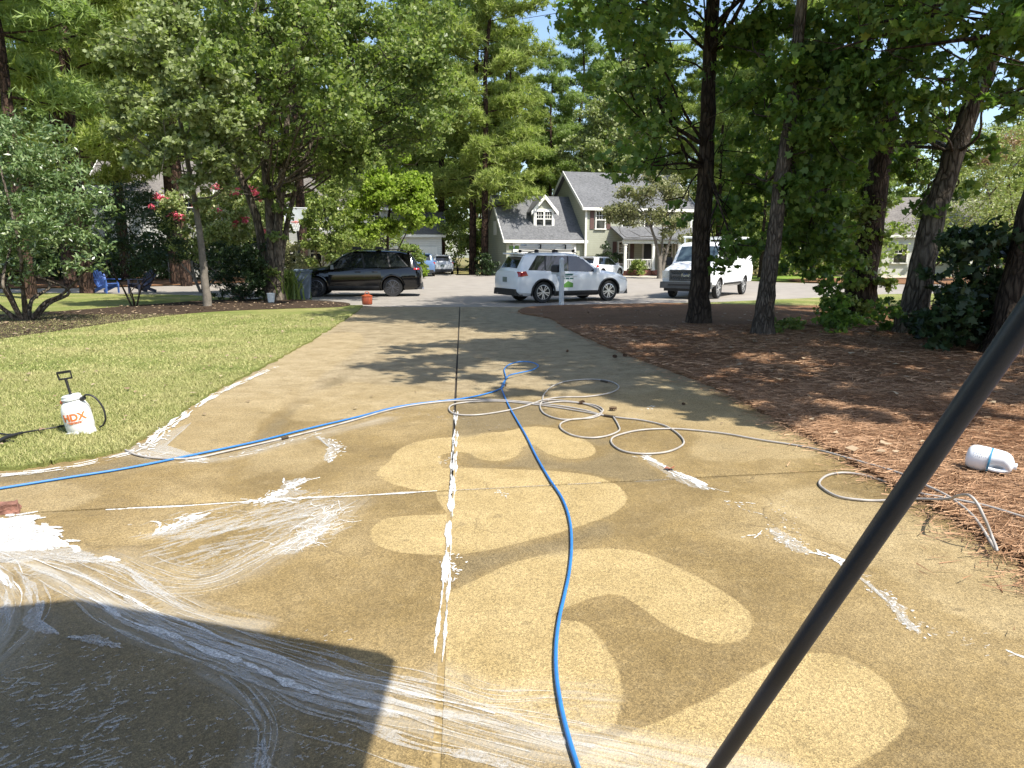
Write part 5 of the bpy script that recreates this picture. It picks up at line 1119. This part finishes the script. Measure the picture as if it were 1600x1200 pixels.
# ---- dark vine thicket at the right edge
pk = []; r_ = np.random.default_rng(9)
for _ in range(80): pk.append((r_.uniform(1440, 1700), r_.uniform(370, 530), r_.uniform(11.3, 13.8), r_.uniform(.25, .5)))
b = np.array([9.0, 12.6, 0]); C, R = rel(b, pk); C[:, 2] = np.maximum(C[:, 2], .15)
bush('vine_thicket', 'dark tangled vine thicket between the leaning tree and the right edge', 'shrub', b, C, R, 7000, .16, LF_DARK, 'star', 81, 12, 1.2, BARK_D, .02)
pk = [(r_.uniform(1290, 1420), r_.uniform(480, 530), r_.uniform(14, 17.5), r_.uniform(.15, .3)) for _ in range(26)]; b = gp(1330, 505); C, R = rel(b, pk); C[:, 2] = np.clip(C[:, 2], .05, .5)
bush('ground_ivy', 'low leafy ivy on the ground between the pine and the leaning tree', 'ivy', b, C, R, 1500, .13, LF_GUM, 'star', 83, 0)
pk = [(r_.uniform(1200, 1255), r_.uniform(500, 525), r_.uniform(14.2, 15.6), .13) for _ in range(12)]; b = gp(1225, 518); C, R = rel(b, pk); C[:, 2] = np.clip(C[:, 2], .04, .25)
bush('seedlings', 'small patch of green seedlings at the foot of the slim gum', 'plant', b, C, R, 420, .10, LF_MAPLE, 'star', 84, 0)
pk = [(r_.uniform(1282, 1320), r_.uniform(430, 490), r_.uniform(15.5, 16.5), r_.uniform(.12, .22)) for _ in range(16)]; b = gp(1302, 505); C, R = rel(b, pk)
bush('sapling', 'thin leafy sapling left of the ivy clad pine', 'plant', b, C, R, 520, .13, LF_GUM, 'star', 86, 4, .2, BARK_D, .012)
# ---- feathery myrtles behind the thicket
b = np.array([14.2, 22, 0]); C, R = merge(rel(b, [(1520, 330, 21, .8), (1560, 290, 21, .9), (1490, 370, 22, .7), (1540, 250, 21, .7), (1600, 240, 20, .9), (1580, 340, 20, .9), (1470, 330, 22, .5)]), crown_clumps(1.6, 5.2, 3.0, 30, 91))
bush('crape_myrtle', 'feathery pale green myrtle with rusty top beyond the thicket', 'tree', b, C, R, 15000, .11, LF_MYRT, 'long', 92, 7, .9, BARK_T, .06, .8)
V, k = leaf_cloud(*rel(b, [(1580, 222, 20.5, .35), (1555, 240, 20.5, .3), (1600, 212, 20.5, .4), (1540, 255, 20.5, .25)]), 420, .09, 'quad', seed=93); mesh_obj('blossom', np_mesh('blossom', V, k, leafmat('rust_blossom', (.22, .13, .09), (.36, .25, .19))), [o for o in scene.objects if o.name.startswith('crape_myrtle')][0])

# ---- trees and shrubs left of the driveway
b = gp(428, 470)
tk = [([(-.15, .05, -.1), (-.30, .1, 1.5), (-.55, .1, 3.2), (-1.2, 0, 5), (-2.2, -.2, 8), (-2.8, -.3, 11)], .20, .05), ([(0, 0, -.1), (.05, .0, 1.6), (.0, .1, 3.5), (-.15, .2, 6), (-.1, .3, 12)], .27, .06), ([(.22, -.05, -.1), (.26, -.05, 1.8), (.50, .0, 4), (.9, .2, 7), (1.6, .4, 12)], .22, .05), ([(.1, .2, -.1), (.35, .3, 1.9), (1.0, .3, 4.2), (1.9, .4, 6.2), (3.2, .6, 8.5)], .13, .03)]
C, R = merge(crown_clumps(4.6, 10.8, 5.2, 170, 103, bias=.45, rs=.135, shape=.8, cx=1.6), rel(b, [(560, 200, 24, 1.2), (620, 140, 24, 1.2), (660, 90, 24, 1.1), (690, 40, 24, 1.0), (520, 130, 23, 1.2), (480, 60, 23, 1.2), (600, 250, 24.5, .9), (540, 280, 25, .8), (660, 190, 25, .8), (700, 120, 25, .7), (420, 100, 22, .9), (400, 160, 22, .8), (440, 140, 22, .6), (350, 60, 23, 1.1), (480, 220, 24, .9), (300, 30, 23, 1.0), (360, 180, 23, .8), (690, 200, 25.5, .5)]))
tree('maple_tree', 'big many stemmed maple with ivy on its trunks left of the driveway mouth', 'tree', b, tk, C, R * .9, 54000, .155, LF_MAPLE, BARK_T, 'quad', 111, 70, up=.55, flare=1.35, low=.3)
t1 = scene.objects[[o.name for o in scene.objects if o.name.startswith('maple_tree')][-1]]
C, R = rel(b, [(425, 420, 25, .3), (432, 370, 25, .3), (440, 330, 25, .35), (420, 300, 25, .3), (450, 290, 25, .3), (445, 250, 25, .35), (425, 240, 25, .3)]); V, k = leaf_cloud(C, R, 1500, .12, 'quad', seed=115, up=.1); mesh_obj('ivy', np_mesh('ivy', V, k, LF_MAPLE), t1)
b = gp(325, 480)
C, R = rel(b, [(230, 70, 20.5, .8), (260, 110, 20.5, .8), (300, 90, 20.5, .8), (200, 150, 20.5, .7), (250, 180, 20.3, .8), (310, 150, 20.5, .8), (350, 130, 21, .7), (340, 190, 20.8, .7), (280, 230, 20.6, .7), (230, 240, 20.6, .6), (330, 240, 21, .6), (370, 200, 21, .6), (300, 280, 21, .5), (350, 280, 21.5, .5), (260, 40, 21, .8), (200, 90, 21, .7), (190, 200, 20.6, .5), (280, 20, 21, .8), (390, 240, 21.5, .5), (320, 310, 21.8, .35)])
tree('young_maple', 'young maple with slim grey stem and sunlit pale leaves above the lawn bed', 'tree', b, [([(0, 0, -.1), (-.04, 0, 1.2), (-.10, 0, 2.6), (-.15, -.2, 4), (-.3, -.4, 6), (-.4, -.6, 8.5)], .135, .04)], C, R, 15000, .15, leafmat('silver_maple_leaf', (.11, .15, .05), (.29, .335, .145), .40, .5, .35, (.40, .42, .26)), BARK_S, 'star', 121, 22, up=.8, flare=1.1)
b = gp(40, 503)
C, R = merge(rel(b, [(20, 240, 17.5, .8), (60, 260, 17.2, .8), (110, 300, 17, .7), (70, 330, 17, .8), (20, 330, 17, .9), (130, 350, 17, .6), (100, 380, 16.8, .6), (50, 395, 16.8, .6), (0, 400, 17, .6), (155, 400, 16.9, .4), (-30, 280, 17.5, .9), (-40, 370, 17.3, .8), (0, 200, 18, .7), (85, 220, 18, .6), (150, 330, 17.3, .5), (120, 418, 16.8, .35), (20, 420, 16.7, .4)]), crown_clumps(1.6, 4.6, 2.0, 14, 123, cx=-.3))
bush('glossy_shrub', 'tall rounded glossy leaved shrub with bare forked stems at the far left', 'shrub', b, C, R, 16000, .135, LF_GLOSS, 'long', 131, 9, .75, BARK_T, .06, .75)
b = gp(210, 480)
C, R = rel(b, [(190, 340, 22, .7), (220, 330, 22, .7), (250, 350, 22, .6), (265, 385, 22, .55), (235, 390, 22, .6), (200, 395, 22, .6), (180, 370, 22, .6), (210, 425, 22, .4), (245, 420, 22, .35), (165, 330, 22.5, .6), (230, 300, 22.5, .5), (280, 400, 22.3, .3), (185, 300, 22.6, .5)])
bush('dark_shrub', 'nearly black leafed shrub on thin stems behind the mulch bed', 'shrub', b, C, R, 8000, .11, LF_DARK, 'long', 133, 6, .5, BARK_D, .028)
b = gp(316, 458); b[1] = 31; b[0] = pt(316, 458, 31)[0]
C, R = rel(b, [(265, 320, 30, .7), (300, 330, 30, .8), (340, 320, 30, .8), (370, 340, 30.5, .7), (280, 365, 30, .7), (320, 370, 30, .8), (360, 380, 30.5, .6), (390, 320, 31, .6), (250, 345, 30, .5), (340, 350, 29.5, .7), (400, 360, 31, .5), (300, 395, 30, .5)])
cm = bush('crape_myrtle', 'crape myrtle with pink blossom sprays behind the slim grey stem', 'tree', b, C, R, 13000, .14, LF_MYRT, 'quad', 141, 7, .6, BARK_S, .05)
C, R = rel(b, [(246, 305, 29.6, .22), (238, 322, 29.6, .2), (270, 336, 29.4, .2), (281, 338, 29.4, .22), (336, 292, 29.6, .2), (370, 298, 29.6, .25), (394, 300, 30, .25), (382, 345, 30, .2), (368, 350, 30, .2), (402, 308, 30, .2), (255, 310, 29.5, .15), (413, 360, 30, .2), (300, 320, 29.4, .15), (340, 330, 29.2, .15)])
V, k = leaf_cloud(C, R, 1100, .11, 'quad', seed=143); mesh_obj('blossom', np_mesh('blossom', V, k, PINK), cm)
# dark strap-leaved clump between the two trunks
def strap_clump(label, base, n, L, spread, seed, mat, w=.05, n2=(.9, 1.6)):
    root = thing('strap_plant', label, 'plant', tuple(base)); r = np.random.default_rng(seed); V = []
    for _ in range(n):
        a = r.uniform(0, 6.28); p = np.array([*r.normal(0, spread, 2), 0]); l = L * r.uniform(.5, 1.1); d = np.array([math.cos(a), math.sin(a), 0]); s = np.array([-d[1], d[0], 0]) * w / 2; t = r.uniform(.15, .55)
        q = [p, p + d * l * t * .35 + [0, 0, l * .55], p + d * l * t + [0, 0, l * .85], p + d * l * t * 1.7 + [0, 0, l * .8]]
        for i in range(3): k0, k1 = (1, 1, .7, .05)[i], (1, 1, .7, .05)[i + 1]; V.append([q[i] - s * k0, q[i] + s * k0, q[i + 1] + s * k1, q[i + 1] - s * k1])
    mesh_obj('leaves', np_mesh('leaves', np.array(V), 4, mat), root)
b = gp(375, 474) + [0, .5, 0]; pk = [(r_.uniform(338, 418), r_.uniform(385, 470), r_.uniform(24.2, 25.6), r_.uniform(.22, .36)) for _ in range(46)]; C, R = rel(b, pk); C[:, 2] = np.maximum(C[:, 2], .2)
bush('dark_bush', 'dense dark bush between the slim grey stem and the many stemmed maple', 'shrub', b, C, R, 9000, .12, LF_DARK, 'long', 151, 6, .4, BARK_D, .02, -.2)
b = gp(452, 469); strap_clump('small strap leaved clump between the maple trunks and the grey bin', b + [0, .1, 0], 260, 1.2, .22, 152, LF_MAPLE, .05)
# ---- garden trees before the left house
b = np.array([pt(605, 395, 38)[0], 38, 0])
C, R = rel(b, [(570, 330, 37, .7), (600, 300, 37, .8), (640, 310, 37, .8), (660, 335, 37, .6), (610, 350, 37, .6), (580, 360, 37, .5), (630, 280, 37.5, .8), (600, 265, 38, .7), (650, 290, 37.5, .6), (565, 350, 37, .4), (640, 350, 37, .45), (620, 245, 38, .5), (585, 290, 38, .6), (668, 322, 37, .35)])
tree('small_maple', 'small bright lime green maple behind the black car', 'tree', b, [([(0, 0, -.1), (0, 0, 1.5), (.1, 0, 3), (.3, 0, 5), (.4, 0, 6.5)], .10, .03), ([(.05, 0, .6), (.6, 0, 1.9), (1.3, 0, 3.2)], .06, .02)], C, R * 1.25, 17000, .19, LF_LIME, BARK_D, 'quad', 161, 16, up=.8)
b = np.array([pt(508, 400, 36)[0], 36, 0])
C, R = rel(b, [(505, 320, 36, .6), (490, 345, 36, .6), (520, 350, 36, .7), (540, 370, 36, .6), (505, 380, 36, .7), (480, 380, 36, .5), (515, 295, 36.5, .5), (545, 340, 36.5, .5), (520, 400, 36, .5), (495, 410, 36, .4), (530, 265, 37, .7), (560, 285, 37, .5)])
bush('dark_holly', 'dark holly bush left of the lime maple hiding the house front', 'shrub', b, C, R, 9000, .15, LF_WOOD, 'quad', 163, 5, .4, BARK_D, .05)
for px, py, Y, rr, lab in ((455, 425, 37, 1.3, 'tawny shrub at the foot of the basketball hoop'), (655, 418, 50, .5, 'small pale green shrub at the rear of the black car')):
    b = np.array([pt(px, py, Y)[0], Y, 0]); C, R = crown_clumps(.2, rr * 1.5, rr, 16, int(px), rs=.4); bush('garden_shrub', lab, 'shrub', b, C, R, 2600, .14, LF_OAK if px < 500 else LF_LIME, 'quad', int(px), 4, .3, BARK_D, .02)
for px, py, Y, z1, rr, mt, lab in ((640, 420, 52, 2.2, 1.5, 0, 'rounded green shrub behind the tail of the black car'), (560, 420, 50, 3.6, 1.8, 1, 'broad green shrub hiding the front of the left house'), (715, 420, 63, 5.5, 2.4, 1, 'young broadleaf tree right of the white garage'), (590, 420, 56, 7.5, 2.6, 0, 'small tree rising before the white garage roof'), (525, 420, 48, 7.0, 2.3, 1, 'dark leafed small tree between hoop and lime maple')):
    b = np.array([pt(px, py, Y)[0], Y, 0]); C, R = crown_clumps(.4 if z1 < 4 else 1.8, z1, rr, 22, px, rs=.36); bush('garden_shrub' if z1 < 4 else 'small_tree', lab, 'shrub' if z1 < 4 else 'tree', b, C, R, 5200, .20, (LF_MAPLE, LF_WOOD)[mt], 'quad', px, 4, .25, BARK_D, .04)
# ---- planting of the pale green house
for x, y, rr, hh, lab in ((1.35, -1.1, .9, 2.3, 'round dark shrub at the near corner of the pale green house'), (3.3, -3.0, .8, 1.1, 'low clipped shrub left of the porch steps'), (7.6, -3.0, .9, 1.1, 'low clipped shrub right of the porch steps'), (-8.2, .2, .9, 1.5, 'dark shrub at the garage end of the pale green house')):
    c, s = math.cos(HA), math.sin(HA); b = np.array([hc[0] + x * c - y * s, 58 + x * s + y * c, 0]); C, R = crown_clumps(.2, hh, rr, 16, int(x * 10 + 100), rs=.45); bush('garden_shrub', lab, 'shrub', b, C, R, 2600, .13, LF_DARK if hh > 1.2 else LF_WOOD, 'quad', int(x * 10 + 100), 3, .2, BARK_D, .02)
b = np.array([pt(1032, 415, 50)[0], 50, 0])
C, R = rel(b, [(975, 320, 49.5, 1.0), (1000, 300, 49.5, 1.0), (1030, 290, 50, 1.1), (1060, 310, 50, .9), (990, 340, 49.5, .8), (1020, 335, 49.5, .8), (1055, 350, 49.5, .8), (955, 325, 49.5, .7), (1075, 370, 50, .6), (1005, 275, 50, .8), (1040, 360, 49.5, .5), (960, 345, 49.5, .5)])
tree('oak_tree', 'grey limbed small oak standing before the porch', 'tree', b, [([(0, 0, -.1), (-.1, 0, 1.2), (-.4, 0, 2.5), (-1.0, 0, 4), (-1.8, 0, 5)], .17, .04), ([(.05, 0, -.1), (.3, 0, 1.4), (.6, 0, 2.6), (1.1, 0, 4.2)], .15, .04), ([(0, 0, .5), (.1, .2, 2), (.1, .3, 4.5)], .12, .03)], C, R * 1.15, 12000, .17, LF_OAK, BARK_S, 'quad', 171, 24, up=.6, sub=9)
b = np.array([pt(975, 400, 69)[0], 69, 0])
C, R = merge(rel(b, [(940, 230, 68, 1.8), (980, 190, 68, 2.0), (930, 180, 68, 1.7), (1000, 240, 68, 1.8), (960, 150, 68, 1.7), (910, 210, 68, 1.3), (990, 120, 69, 1.6), (1030, 200, 69, 1.8), (925, 255, 68, 1.2), (890, 235, 69, 1.0), (1040, 260, 69, 1.5)]), crown_clumps(7, 18, 4.5, 20, 173))
tree('poplar_tree', 'pale green broadleaf tree rising directly behind the pale green house', 'tree', b, [straight(17, .3, .06, (0, 0), 175)], C, R, 20000, .30, LF_PALE, BARK_S, 'quad', 181, 30, up=.6)

# ---- the pines
def pine_proto(name, label, loc, h, seed, lmat, zc=.35, R0=4.2, tufts=2300, group=None, L=.55):
    r = np.random.default_rng(seed); root = thing(name, label, 'tree', loc, 0, group); tr, ra, rb = straight(h, .33, .05, (r.normal(0, .01), 0), seed, 8, .2)
    m = MB(); P = catmull(tr, 6); m.tube(P, np.linspace(ra, rb, len(P)), 10); T = []
    nb = 46
    for i in range(nb):
        z = h * (zc + (1 - zc) * (i / nb) ** .9); f = (z / h - zc) / (1 - zc); ln = R0 * (1 - f ** 2.2) ** .8 * r.uniform(.45, 1.1) + .7; a = i * 2.4 + r.normal(0, .4); k = int(np.argmin(np.abs(P[:, 2] - z))); s = P[k]
        d = np.array([math.cos(a), math.sin(a), r.uniform(-.12, .35)]); e = s + d * ln; mid = s + d * ln * .5 + [0, 0, -.06 * ln]; m.tube([s, mid, e], [.055 * (1 - f) + .02, .03, .012], 5, False)
        n = int(tufts / nb * (ln / R0 * 1.5 + .3))
        u = r.uniform(.3, 1.05, n); c = s + np.outer(u, e - s) + r.normal(0, 1, (n, 3)) * [.42, .42, .24] * (.5 + ln / R0 * .6); T.append(c + [0, 0, .1])
    T = np.vstack(T); n = len(T); V = []
    for _ in range(10):
        d = unit(r.normal(0, 1, (n, 3)) + [0, 0, .55]) * (L * r.uniform(.6, 1.1, (n, 1))); s = unit(np.cross(d, r.normal(0, 1, (n, 3)))) * .045; V.append(np.stack([T - s, T + s, T + d], 1))
    m.build('trunk', BARK_P, root, 60); mesh_obj('crown', np_mesh('crown', np.vstack(V), 3, lmat), root); return root
def place(o, label, x, y, rz, s, group=None):
    c = copy_tree(o); c.location = (x, y, 0); c.rotation_euler = (0, 0, rz); c.scale = (s, s, s * 1.0); c['label'] = label
    if group: c['group'] = group
    elif 'group' in c: del c['group']
    return c
px_ = lambda x, Y: pt(x, 400, Y)[0]
pa = pine_proto('pine_tree', 'bright tall pine left of the pale green house, left trunk of the close pair', (px_(738, 61), 61, 0), 31, 201, LF_PINE, .22, 4.9, 4000)
pb = pine_proto('pine_tree', 'bright tall pine left of the pale green house, right trunk of the close pair', (px_(757, 59), 59, 0), 28, 202, LF_PINE, .20, 5.0, 4000)
pc = pine_proto('pine_tree', 'dark pine rising behind the roof of the pale green house', (px_(905, 82), 82, 0), 28, 203, LF_PINE2, .33, 4.4, 3200)
place(pc, 'tall pine directly behind the dormer of the garage wing', px_(858, 78), 78, 1.1, .80); place(pa, 'pine beyond the bright pair, left of the sky gap', px_(800, 75), 75, 2.1, .80); place(pb, 'pine behind the lime maple, right of the white house', px_(690, 66), 66, .7, 1.05)
place(pc, 'dark pine between the two gum trunks, far behind the van', px_(1150, 72), 72, 3.0, .85); place(pa, 'pine crown seen right of the slim gum trunk', px_(1225, 60), 60, 4.0, .8); place(pb, 'pine seen against the sky beyond the leaning tree', px_(1560, 58), 58, 5.0, .5)
for i, (x, Y, s, lab) in enumerate(((40, 26, .75, 'pine with leaning dark stem in the top left corner'), (105, 37, .95, 'thick pine trunk rising behind the glossy shrub'), (273, 40, 1.0, 'pine trunk behind the pink myrtle, left one of two close trunks'), (288, 38, .9, 'pine trunk behind the pink myrtle, right one of two close trunks'), (474, 41, .9, 'pine standing just behind the basketball hoop'), (130, 30, .85, 'tall pine over the dark shrub'), (195, 44, 1.0, 'pine before the white clapboard house'))):
    place((pc, pb, pc, pa, pc, pa, pc)[i], lab, px_(x, Y), Y, i * 1.3, s)
for sx, Y, s, lab in ((962, 88, 1.06, 'tall pine behind the roof ridge of the pale green house'), (1022, 91, 1.1, 'tall pine seen just left of the dark gum trunk'), (1088, 86, 1.0, 'tall pine hidden behind the dark gum trunk'), (640, 78, 1.0, 'pine rising over the lime maple'), (1120, 64, .72, 'pine between the two gum trunks')): place(pa if sx < 1000 else pb, lab, px_(sx, Y), Y, sx, s)
# ---- broadleaf and pine wood behind the houses
protos = []
for i, (h, R0, lm, sd) in enumerate(((19, 5.0, LF_WOOD, 301), (16, 4.6, LF_MAPLE, 302), (21, 5.2, LF_WOOD, 303))):
    C, R = crown_clumps(1.5 if i < 2 else 4, h, R0, 60, sd, rs=.24); protos.append(tree('woodland_tree', 'broadleaf tree in the wood behind the houses', 'tree', ((-62, 92, 0), (-48, 96, 0), (66, 92, 0))[i], [straight(h * .95, .28, .06, (0, 0), sd)], C, R, 13000, .40, lm, BARK_D, 'quad', sd, 24, 'woodland trees behind the houses', up=.6))
r_ = np.random.default_rng(12); GW, GPn = 'woodland trees behind the houses', 'tall pines of the wood behind the houses'
n_ = 0
for Y in (74, 84, 94, 104):
    for x in np.arange(-.80, .86, .085 if Y < 90 else .07):
        X = (x + r_.uniform(-.03, .03)) * Y; YY = Y + r_.uniform(-4, 4); sx = 800 + FOC * X / YY
        if Y < 80 and 690 < sx < 1080: continue
        gap = 815 < sx < 890 and True
        if gap and Y > 70:
            place(protos[n_ % 3], 'broadleaf tree in the wood behind the houses', X, YY, r_.uniform(0, 6), r_.uniform(.8, .95), GW)
        elif r_.random() < .55: place((pa, pb, pc)[n_ % 3], 'tall pine in the wood behind the houses', X, YY, r_.uniform(0, 6), r_.uniform(.75, 1.0) if sx < 1100 else (r_.uniform(.5, .72) if sx < 1420 else r_.uniform(.32, .42)), GPn)
        else: place(protos[n_ % 3], 'broadleaf tree in the wood behind the houses', X, YY, r_.uniform(0, 6), r_.uniform(.8, 1.15) if sx < 1100 else (r_.uniform(.6, .9) if sx < 1420 else r_.uniform(.35, .5)), GW)
        n_ += 1
# nearer trees on both sides of the cul-de-sac
for i, (sx, Y, s, lab) in enumerate(((20, 46, .9, 'broadleaf tree over the pine straw at the far left'), (160, 60, .9, 'broadleaf tree behind the white clapboard house'), (350, 62, .9, 'broadleaf tree rising over the pink myrtle'), (560, 66, .8, 'broadleaf tree behind the roof of the white house'), (-60, 38, .8, 'broadleaf tree closing the left side'), (1190, 52, .6, 'broadleaf tree behind the white van'), (1270, 46, .55, 'broadleaf tree across the road right of the slim gum'), (1330, 56, .7, 'broadleaf tree behind the ivy clad pine'), (1440, 74, .75, 'broadleaf tree behind the porch posted white house'), (1640, 44, .6, 'broadleaf tree at the right beyond the myrtle'), (1720, 34, .6, 'broadleaf tree closing the right side'), (450, 55, .85, 'broadleaf tree behind the many stemmed maple'))):
    place(protos[i % 3], lab, px_(sx, Y), Y, i * 1.7, s)
# understorey that closes the wood, and low shrubs by the far straw bed
def mass(name, n, fx, leaf, mat, seed):
    r = np.random.default_rng(seed); C = np.array([fx(r) for _ in range(n)]); V, k = leaf_cloud(C, np.full(n, 1.9), n * 70, leaf, 'quad', seed=seed, up=.5); o = mesh_obj(name, np_mesh(name, V, k, mat)); o['kind'] = 'stuff'
mass('undergrowth', 420, lambda r: (r.uniform(-1, 1) * 95, r.uniform(84, 112), r.uniform(.3, 6.5)), .55, LF_WOOD, 401)
mass('undergrowth', 170, lambda r: (lambda a: (a[0], a[1], r.uniform(.2, 2.6)))((r.uniform(-46, -19), r.uniform(44, 60))), .40, LF_DARK, 402)
mass('undergrowth', 150, lambda r: (r.uniform(17, 62), r.uniform(49, 58) + 6, r.uniform(.2, 3.4)), .40, LF_WOOD, 403)
mass('undergrowth', 260, lambda r: (r.uniform(-1, 1) * 100, r.uniform(104, 122), r.uniform(4, 15)), .7, LF_WOOD, 404)

# chain fence posts and rail by the left lawn edge of the wood
FEN = M('fence_grey', (.10, .10, .10), .6); fx0, fx1, fy = px_(262, 43), px_(318, 43), 43
fe = thing('fence', 'low dark wire fence behind the pink myrtle', 'fence', (fx0, fy, 0)); L_ = fx1 - fx0
for i in range(4): MB().tube([(L_ * i / 3, 0, 0), (L_ * i / 3, 0, 1.25)], .03, 8).build('post', FEN, fe)
MB().tube([(0, 0, 1.22), (L_, 0, 1.22)], .022, 8).build('rail', FEN, fe)
wm = MB()
for i in range(int(L_ / .16)): wm.tube([(i * .16, 0, .05), (i * .16, 0, 1.2)], .006, 3, False)
for i in range(7): wm.tube([(0, 0, .1 + i * .17), (L_, 0, .1 + i * .17)], .006, 3, False)
wm.build('wire', FEN, fe)
